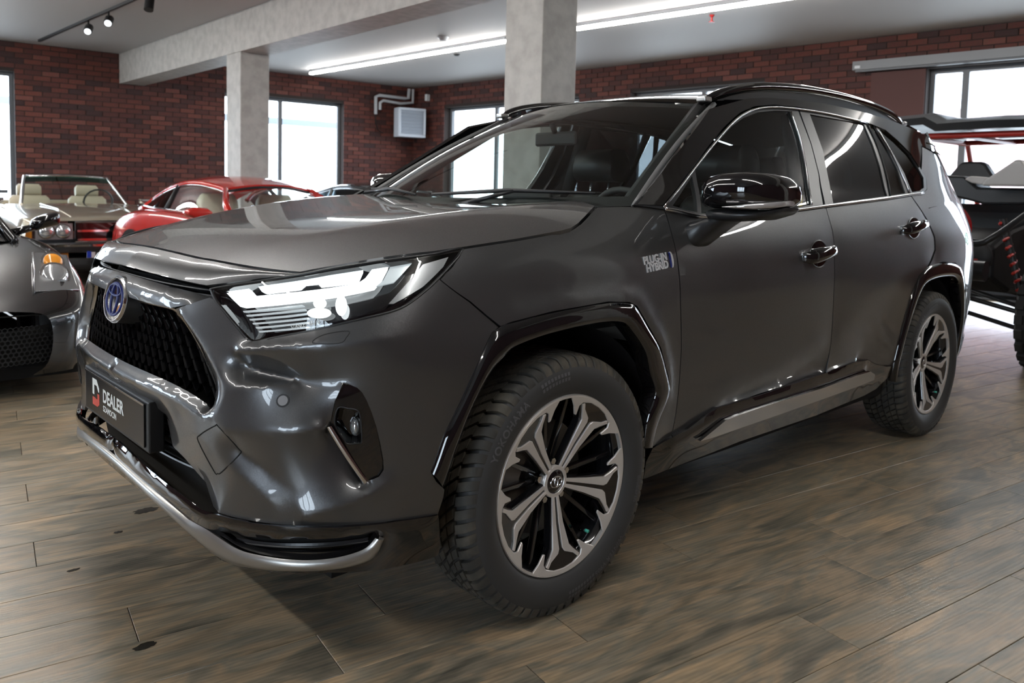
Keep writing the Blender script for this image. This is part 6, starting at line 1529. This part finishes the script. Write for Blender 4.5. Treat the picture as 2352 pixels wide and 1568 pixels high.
for sg in (1,-1):
    for k,(yy,rr) in enumerate(((.62,.075),(.455,.075))):
        mesh_obj('lamp_ring',*disc_vf((2.175,sg*yy,.635),(1,0,0),rr+.012,.015,24,0),M_chr2,sl,auto=40); mesh_obj('round_lamp',*disc_vf((2.19,sg*yy,.635),(1,0,0),rr,.006,24,.03),M_lampgl,sl,auto=50)
    mesh_obj('lamp_panel',*box_vf(2.13,2.185,sg*.545-.185,sg*.545+.185,.545,.725),M_alu,sl,smooth=False)
    mesh_obj('indicator',*box_vf(2.02,2.14,sg*.80-.04,sg*.80+.045,.56,.66),M_amber,sl,smooth=False); mesh_obj('fog_indicator',*box_vf(2.22,2.25,sg*.50-.08,sg*.50+.08,.33,.39),M_amber,sl,smooth=False)
    mo=mesh_obj('door_mirror',*fixn(loft_sections([mirror_sec(sg*y,.50,.60,.90+dz,.985,10) for y,dz in ((.80,.03),(.84,.0),(.97,.0),(1.0,.02))])),M_chr2,sl,auto=60)
    mesh_obj('hood_crease',*tube_vf([(2.12,sg*.36,.795),(1.5,sg*.38,.868),(.8,sg*.44,.912)],.008,6),M_gold,sl)
    st_=mesh_obj('seat_back',*fixn(loft_sections([mirror_sec(sg*.36+dy,-.50,-.36,.50,1.0*k,12) for dy,k in ((-.24,.96),(-.2,1),(.2,1),(.24,.96))])),M_beige,sl,auto=60)
    mesh_obj('headrest',*fixn(loft_sections([mirror_sec(sg*.36+dy,-.52,-.42,1.0,1.0+.155*k,12) for dy,k in ((-.145,.8),(-.12,1),(.12,1),(.145,.8))])),M_beige,st_,auto=60)
    simple_wheel(sl,1.30,sg*.78,.32,.205,M_alu); simple_wheel(sl,-1.20,sg*.78,.32,.205,M_alu)
mesh_obj('grille',*box_vf(2.16,2.20,-.33,.33,.52,.735),M_blackg,sl,smooth=False)
for z in (.54,.64): mesh_obj('grille_bar',*box_vf(2.20,2.215,-.32,.32,z-.012,z+.012),M_chr2,sl,smooth=False)
mesh_obj('grille_frame',*tube_vf([(2.20,-.34,.515),(2.20,-.34,.74),(2.18,.34,.74),(2.20,.34,.515)],.016,6,True),M_chr2,sl,auto=60)
bp_=mesh_obj('bumper',*fixn(loft_sections([[(x+dx,y,z) for dx,z in ((0,.40),(.06,.41),(.075,.46),(.06,.505),(0,.515))] for x,y in ((1.75,-.93),(2.12,-.90),(2.26,-.80),(2.32,-.4),(2.33,0),(2.32,.4),(2.26,.80),(2.12,.90),(1.75,.93))])),mat('black_bumper_rubber',(.02,.02,.022),.35),sl,auto=60)
mesh_obj('bumper_chrome',*fixn(loft_sections([[(x+dx,y,z) for dx,z in ((.06,.470),(.083,.474),(.083,.498),(.055,.503))] for x,y in ((2.12,-.90),(2.26,-.80),(2.32,-.4),(2.33,0),(2.32,.4),(2.26,.80),(2.12,.90))])),M_chr2,bp_,auto=60)
lp=mesh_obj('license_plate',*box_vf(2.375,2.385,-.26,.26,.345,.455),M_whitepl,sl,smooth=False); mesh_obj('plate_band',*box_vf(2.3851,2.387,-.26,-.215,.347,.453),mat('plate_blue',(.01,.05,.45),.4),lp,smooth=False)
mesh_obj('plate_lettering',*xform(text_vf('P',.10,bold=.001),lambda v:(2.3866,-.155+v[0],.40+v[1])),M_black,lp,smooth=False)
mesh_obj('air_dam',*fixn(loft_sections([[(x,y,.18),(x+.03,y,.20),(x+.02,y,.33),(x-.04,y,.33)] for x,y in ((2.0,-.80),(2.15,-.6),(2.2,0),(2.15,.6),(2.0,.80))])),M_blkpl,sl)
mesh_obj('steering_wheel',*tube_vf([(.20+.05*math.sin(t),.36+.18*math.cos(t),.93+.17*math.sin(t)) for t in np.linspace(0,2*PI,20,endpoint=False)],.013,6,True),M_black,sl); mesh_obj('dashboard',*box_vf(.35,.62,-.66,.66,.78,.90),M_beige,sl,smooth=False)
mesh_obj('tonneau',*box_vf(-1.1,-.75,-.66,.66,.84,.925),M_beige,sl,smooth=False)
# ---------------------------------------------------------------- red coupe (and a dark one behind it)
def coupe(root,m_body,m_in,glass):
    cst=[(2.36,[(.40,.28),(.46,.34),(.50,.44),(.44,.55),(.34,.58),(.18,.59),(0,.595)]),(2.1,[(.72,.22),(.78,.32),(.82,.46),(.74,.62),(.58,.67),(.3,.69),(0,.69)]),(1.5,[(.86,.19),(.90,.33),(.93,.52),(.88,.745),(.72,.80),(.4,.81),(0,.81)]),(.75,[(.86,.18),(.895,.33),(.915,.54),(.875,.81),(.74,.885),(.45,.905),(0,.91)]),(0,[(.86,.18),(.895,.33),(.915,.54),(.88,.83),(.77,.905),(.6,.92),(0,.93)]),(-.8,[(.87,.18),(.91,.33),(.93,.56),(.895,.85),(.79,.93),(.6,.945),(0,.955)]),(-1.45,[(.88,.2),(.935,.36),(.955,.58),(.92,.83),(.80,.92),(.55,.945),(0,.955)]),(-2.0,[(.80,.28),(.86,.40),(.89,.56),(.84,.77),(.70,.85),(.4,.885),(0,.89)]),(-2.35,[(.58,.40),(.64,.46),(.66,.56),(.60,.68),(.48,.73),(.3,.75),(0,.755)])]
    car_body('body',cst,m_body,root); box('floor_pan',-2.0,2.0,-.8,.8,.12,.2,M_dark,root)
    # roof shell
    xs=[.08,-.15,-.45,-.8,-1.2,-1.6,-2.02]; zc=[1.195,1.245,1.275,1.27,1.215,1.10,.915]; hw=[.50,.52,.54,.55,.54,.53,.56]; ze=[1.15,1.19,1.215,1.21,1.15,1.045,.90]
    R=[]
    for x,z,w,e in zip(xs,zc,hw,ze): R.append([(x-(0.05*(1-(y/w)**2) if x>0 else 0)*-1,y,e+(z-e)*(1-abs(y/w)**2.4)) for y in np.linspace(-w,w,15)])
    R=np.array(R); roof=R[:5]; solid(mesh_obj('roof',*grid_vf(catmull_rows(roof,4)),m_body,root),.03,-1)
    rg=catmull_rows(R[3:],4); mesh_obj('rear_window',*grid_vf(rg[4:,2:-2]-np.array([0,0,.012])),glass,root)
    for sl_ in (slice(0,3),slice(-3,None)): solid(mesh_obj('roof_pillar',*grid_vf(rg[4:,sl_]),m_body,root),.03,-1)
    # windscreen and pillars
    wb2=[(.55,-.70,.90),(.85,-.35,.915),(.92,0,.92),(.85,.35,.915),(.55,.70,.90)]; wt2=[tuple(p) for p in R[0][[0,4,7,10,14]]]
    mesh_obj('windscreen',*grid_vf(np.array([polyN(smooth_line(wb2,4),17)*(1-t)+polyN(smooth_line(wt2,4),17)*t+np.array([.05,0,.03])*math.sin(PI*t) for t in np.linspace(0,1,6)])),glass,root)
    mesh_obj('screen_seal',*tube_vf(P2(smooth_line(wt2,3)),.014,6),M_blkpl,root)
    for sg in (1,-1):
        mesh_obj('front_pillar',*tube_vf([(.55,sg*.72,.89),(.34,sg*.66,1.02),(.08,sg*.53,1.165)],[.045,.036,.032],8),m_body,root)
        edge=[(.08,sg*.53,1.165),(-.15,sg*.545,1.195),(-.45,sg*.56,1.22),(-.8,sg*.565,1.21),(-1.2,sg*.56,1.145),(-1.5,sg*.60,1.04)]; base_=[(.50,sg*.735,.905),(0,sg*.765,.92),(-.5,sg*.775,.935),(-.9,sg*.775,.945),(-1.25,sg*.75,.955),(-1.55,sg*.70,.965)]
        mesh_obj('roof_rail',*tube_vf(P2(smooth_line(edge,4)),.022,6),m_body,root); mesh_obj('window_trim',*tube_vf(P2(smooth_line([(q[0],q[1]*1.035,q[2]-.022) for q in edge],4)),.011,6),M_chr2,root)
        mesh_obj('window_trim',*tube_vf(P2(smooth_line([(q[0],q[1]*1.01,q[2]+.006) for q in base_],4)),.011,6),M_chr2,root)
        A2=polyN(smooth_line(base_,4),25); B2=polyN(smooth_line(edge,4),25)
        mesh_obj('door_window',*grid_vf(np.array([A2[1:15],B2[1:15]])),glass,root); mesh_obj('quarter_window',*grid_vf(np.array([A2[16:24],B2[16:24]])),M_gdark if glass is M_gclear else glass,root)
        mesh_obj('centre_pillar',*tube_vf([A2[15],B2[15]],[.03,.022],8),M_blkpl,root)
        mo=mesh_obj('door_mirror',*fixn(loft_sections([mirror_sec(sg*y,.27+dx,.44,.895+dz,1.0-dz,12) for y,dz,dx in ((.86,.035,.02),(.90,.005,0),(1.02,.0,.0),(1.09,.02,.02),(1.11,.04,.05))])),m_body,root,auto=60); mesh_obj('mirror_stalk',*tube_vf([(.36,sg*.76,.88),(.36,sg*.90,.92)],.025,8),m_body,mo)
        mesh_obj('headlamp',*disc_vf((2.10,sg*.62,.56),(.85,sg*.3,.4),.10,.01,20,.03),M_lampgl,root,auto=50)
        se=mesh_obj('seat_back',*fixn(loft_sections([mirror_sec(sg*.36+dy,-.50,-.34,.45,1.12*k,12) for dy,k in ((-.22,.95),(-.18,1),(.18,1),(.22,.95))])),m_in,root,auto=60)
        simple_wheel(root,1.32,sg*.855,.33,.235,M_alu); simple_wheel(root,-1.30,sg*.865,.33,.245,M_alu)
        for xa in (-1.30,1.32):
            a_=[(xa+.40*math.cos(t),sg*(.962 if xa<0 else .945),.33+.40*math.sin(t)) for t in np.linspace(-.3,PI+.3,20)]; mesh_obj('wheel_arch',*fixn(join_vf(grid_vf(np.array([[(x,y*.985,z) for x,y,z in a_],[(x,y*.80,z) for x,y,z in a_]])),([(xa,a_[0][1]*.996,.33)]+[(x,y*.996,z) for x,y,z in a_],[(0,i,i+1) for i in range(1,20)]))),M_dark,root)
    mesh_obj('front_grille',*disc_vf((2.33,0,.44),(1,0,.1),.20,.01,24,.0),M_blackg,root)
    mesh_obj('dashboard',*box_vf(.25,.75,-.66,.66,.78,.89),m_in,root,smooth=False)
red=empty('coupe',(-2.05,-5.22,0),math.radians(95)); red.scale=(.90,.90,.99); tag(red,'glossy red rounded coupe with cream interior','car')
M_redcar=mat('bright_red_paint',(.46,.022,.016),.22,.1,coat=1.,coat_r=.02); M_cream=mat('cream_leather',(.50,.45,.33),.5)
coupe(red,M_redcar,M_cream,M_gclear)
dk=empty('coupe',(-5.35,-7.6,0),math.radians(97)); tag(dk,'black coupe parked between the red coupe and the heater corner','car')
coupe(dk,mat('black_car_paint',(.010,.011,.014),.15,coat=1.),M_cab,M_gdark)
# ---------------------------------------------------------------- off-road buggy behind the SUV
M_btube=mat('red_frame_tube',(.42,.028,.020),.35); M_bgrey=mat('pale_grey_body_panel',(.40,.385,.37),.35,coat=.4); M_knob=mat('mud_tyre_rubber',(.020,.019,.018),.75)
bg_=empty('buggy'); tag(bg_,'black off-road buggy with red roll cage and black roof','off-road vehicle')
X0=-6.6
def bp(px,py,X): return tuple(at_x(px,py,X))
def btube(name,pts,r,m): return mesh_obj(name,*tube_vf(pts,r,8),m,bg_,auto=60)
rz=1.88
for y in (-.68,.98): btube('cage_rail',[(-5.75,y,1.20),(-6.15,y+.0,1.72),(-6.3,y,1.82),(-8.0,y,1.84),(-8.5,y,1.10)],.028,M_btube)
for X,z in ((-6.25,1.80),(-6.95,1.845),(-7.9,1.845)): btube('cage_bar',[(X,-.68,z),(X,.98,z)],.028,M_btube)
for y in (-.2,.5): btube('cage_bar',[(-6.3,y,1.80),(-7.9,y,1.83)],.022,M_btube)
rf_=[]
for x,z in ((-6.08,1.83),(-6.3,1.885),(-7.4,1.90),(-8.1,1.87)):
    rf_.append([(x,y,z+dz) for y,dz in ((-.76,-.03),(-.70,.055),(-.45,.065),(-.34,.0),(.15,.01),(.60,.0),(.71,.065),(.96,.055),(1.02,-.03))])
ob=mesh_obj('roof_panel',*grid_vf(np.array(rf_)),M_satblk,bg_); solid(ob,.07,-1)
for y in (.52,):
    s=mesh_obj('seat',*fixn(loft_sections([[(-7.0+dx+t*-.14,y+w*k,.62+t*.85) for dx,k in ((.08,-.8),(.09,0),(.08,.8),(-.06,1),(-.09,0),(-.06,-1))] for t,w in ((0,.27),(.5,.27),(.78,.24),(.95,.16),(1.0,.10))])),M_seat,bg_); subsurf(s,1)
# nose: dark fascia, grey pieces and bull bar
nb=mesh_obj('engine_block',*fixn(loft_sections([[(x,y0,z0),(x,y1,z0),(x,y1,z1),(x,y0,z1)] for x,y0,y1,z0,z1 in ((-5.25,-.05,.42,.62,.86),(-5.45,-.15,.50,.50,1.0),(-5.9,-.3,.62,.42,1.12),(-6.1,-.5,.8,.40,1.2))])),M_blkpl,bg_,smooth=False); bevel(nb,.03)
mesh_obj('exhaust_can',*tube_vf([(-4.85,.05,.70),(-4.85,.50,.70)],.075,16),M_satblk,bg_,auto=50)
mesh_obj('belt_cover',*disc_vf((-5.2,.30,.78),(1,.1,0),.14,.05,20,.02),M_blkpl,bg_,auto=50)
mesh_obj('warning_label',*box_vf(-5.12,-5.115,.24,.36,.73,.77),M_btube,bg_,smooth=False)
def pxprism(name,pts,X,dx,m,bev=.01):
    """outline seen against the plane x=X, built dx deep"""
    P=[np.array(bp(px,py,X)) for px,py in pts]; n=len(P); V=[tuple(p) for p in P]+[tuple(p+np.array([-dx,0,0])) for p in P]
    o=mesh_obj(name,*fixn((V,[tuple(range(n)),tuple(range(n,2*n))[::-1]]+[(i,(i+1)%n,(i+1)%n+n,i+n) for i in range(n)])),m,bg_,smooth=False); bevel(o,bev); return o
pxprism('hood_panel',[(2253,426),(2262,413),(2318,376),(2332,366),(2346,366),(2362,392),(2385,428)],-5.35,.35,M_bgrey,.015)
pxprism('hood_panel',[(2215,412),(2228,404),(2270,407),(2256,424),(2232,420)],-5.5,.3,M_bgrey,.01)
pxprism('dash_panel',[(2140,440),(2168,402),(2215,404),(2245,430),(2400,432),(2400,470),(2260,470),(2230,462)],-5.6,.4,M_satblk,.02)
pxprism('seat_back',[(2172,412),(2205,374),(2216,371),(2252,371),(2262,376),(2286,412)],-6.6,.14,M_seat,.02)
btube('bull_bar',smooth_line([(-4.8,-.42,1.12),(-4.62,-.30,.96),(-4.60,-.15,.90),(-4.60,.45,.90),(-4.62,.60,.96),(-4.8,.74,1.12)],4),.022,M_satblk)
btube('bull_bar',[(-4.60,.30,.90),(-4.72,.22,.62)],.03,M_btube); btube('bull_bar',smooth_line([(-4.60,.28,.88),(-4.62,.26,.72),(-4.70,.12,.62),(-4.72,-.05,.60)],4),.034,M_btube)
btube('cage_rail',[(-5.75,.52,1.38),(-6.2,.72,1.72),(-6.3,.75,1.82)],.026,M_btube)
btube('skid_frame',[(-4.75,-.1,.60),(-5.0,.0,.42),(-6.0,.0,.36)],.03,M_satblk)
for sg,yw in ((1,.84),(-1,-.96)):
    yc=yw; t=mesh_obj('tyre',*fixn(lathe_vf([(.19,-.13),(.30,-.145),(.355,-.12),(.365,0),(.355,.12),(.30,.145),(.19,.13)],40,'y')),M_knob,bg_,auto=60); t.location=(-5.17,yc,.38)
    kb=[]
    for k in range(22):
        for j,yy in enumerate((-.10,-.035,.035,.10)):
            a=2*PI*(k+(.5 if j%2 else 0))/22; V,F=box_vf(-.032,.032,-.026,.026,-.03,.02); kb.append(([((.365+v[2])*math.cos(a)-v[0]*math.sin(a),yy+v[1],(.365+v[2])*math.sin(a)+v[0]*math.cos(a)) for v in V],F))
    ko=mesh_obj('tread_lugs',*join_vf(*kb),M_knob,t,smooth=False); tag(ko,kind='stuff')
    r_=mesh_obj('wheel_rim',*fixn(lathe_vf([(.0,.04),(.06,.05),(.12,.03),(.17,.06),(.195,.12),(.20,-.12)],32,'y')),M_satblk,bg_,auto=40); r_.location=(-5.17,yc,.38); r_.rotation_euler=(0,0,0 if sg>0 else PI)
    tr_=yc-sg*.16
    for dz,dx in ((.20,.0),(.34,.10),(.34,-.14)): btube('suspension_arm',[(-5.17+dx,tr_,dz+.06),(-5.17+dx*1.6,.02+sg*.22,dz+.16)],.018,M_satblk)
    btube('hub_carrier',[(-5.17,tr_-.02*sg,.24),(-5.17,tr_-.02*sg,.50)],.035,M_btube)
    sp_=[]; 
    for k in range(60):
        q=k/59; a=q*2*PI*9; sp_.append((-5.17+.055*math.cos(a),(tr_-sg*.02)*(1-q)+(.05+sg*.45)*q+.055*math.sin(a)*.3,.50*(1-q)+1.05*q))
    btube('coil_spring',sp_,.011,M_btube)
    btube('damper',[(-5.17,tr_-sg*.02,.48),(-5.17,.05+sg*.45,1.08)],.026,M_black)
    t2=copy_tree(t,bg_); t2.location=(-7.75,yc,.38); r2=copy_tree(r_,bg_); r2.location=(-7.75,yc,.38)
mesh_obj('tub',*box_vf(-8.2,-5.9,-.62,.92,.40,.80),M_blkpl,bg_,smooth=False)
btube('steering_column',[(-5.9,-.2,.95),(-6.3,-.2,1.08)],.02,M_black)
# ---------------------------------------------------------------- water marks on the floor
M_water=mat('water_film',(.030,.027,.022),.06,spec=.6)
def puddle(px,py,rx,ry,label,seed):
    c=at_z(px,py,.0); rg=random.Random(seed); n=22
    V=[(0,0,.0008)]+[(rx*(.75+.35*rg.random())*math.cos(2*PI*k/n),ry*(.75+.35*rg.random())*math.sin(2*PI*k/n),.0005) for k in range(n)]
    o=mesh_obj('water_mark',V,[(0,1+k,1+(k+1)%n) for k in range(n)],M_water); o.location=(c[0],c[1],.0003); return tag(o,label,'puddle','water marks on the floor')
puddle(335,1172,.045,.028,'dark splash of water on the floor in front of the licence plate',1)
puddle(272,1222,.016,.010,'small dark water spot on the planks ahead of the bumper lip',2)
puddle(332,1484,.030,.016,'brownish damp spot on the planks well ahead of the front wheel',3)
puddle(168,1309,.020,.008,'thin water streak on a plank seam ahead of the bumper',4)
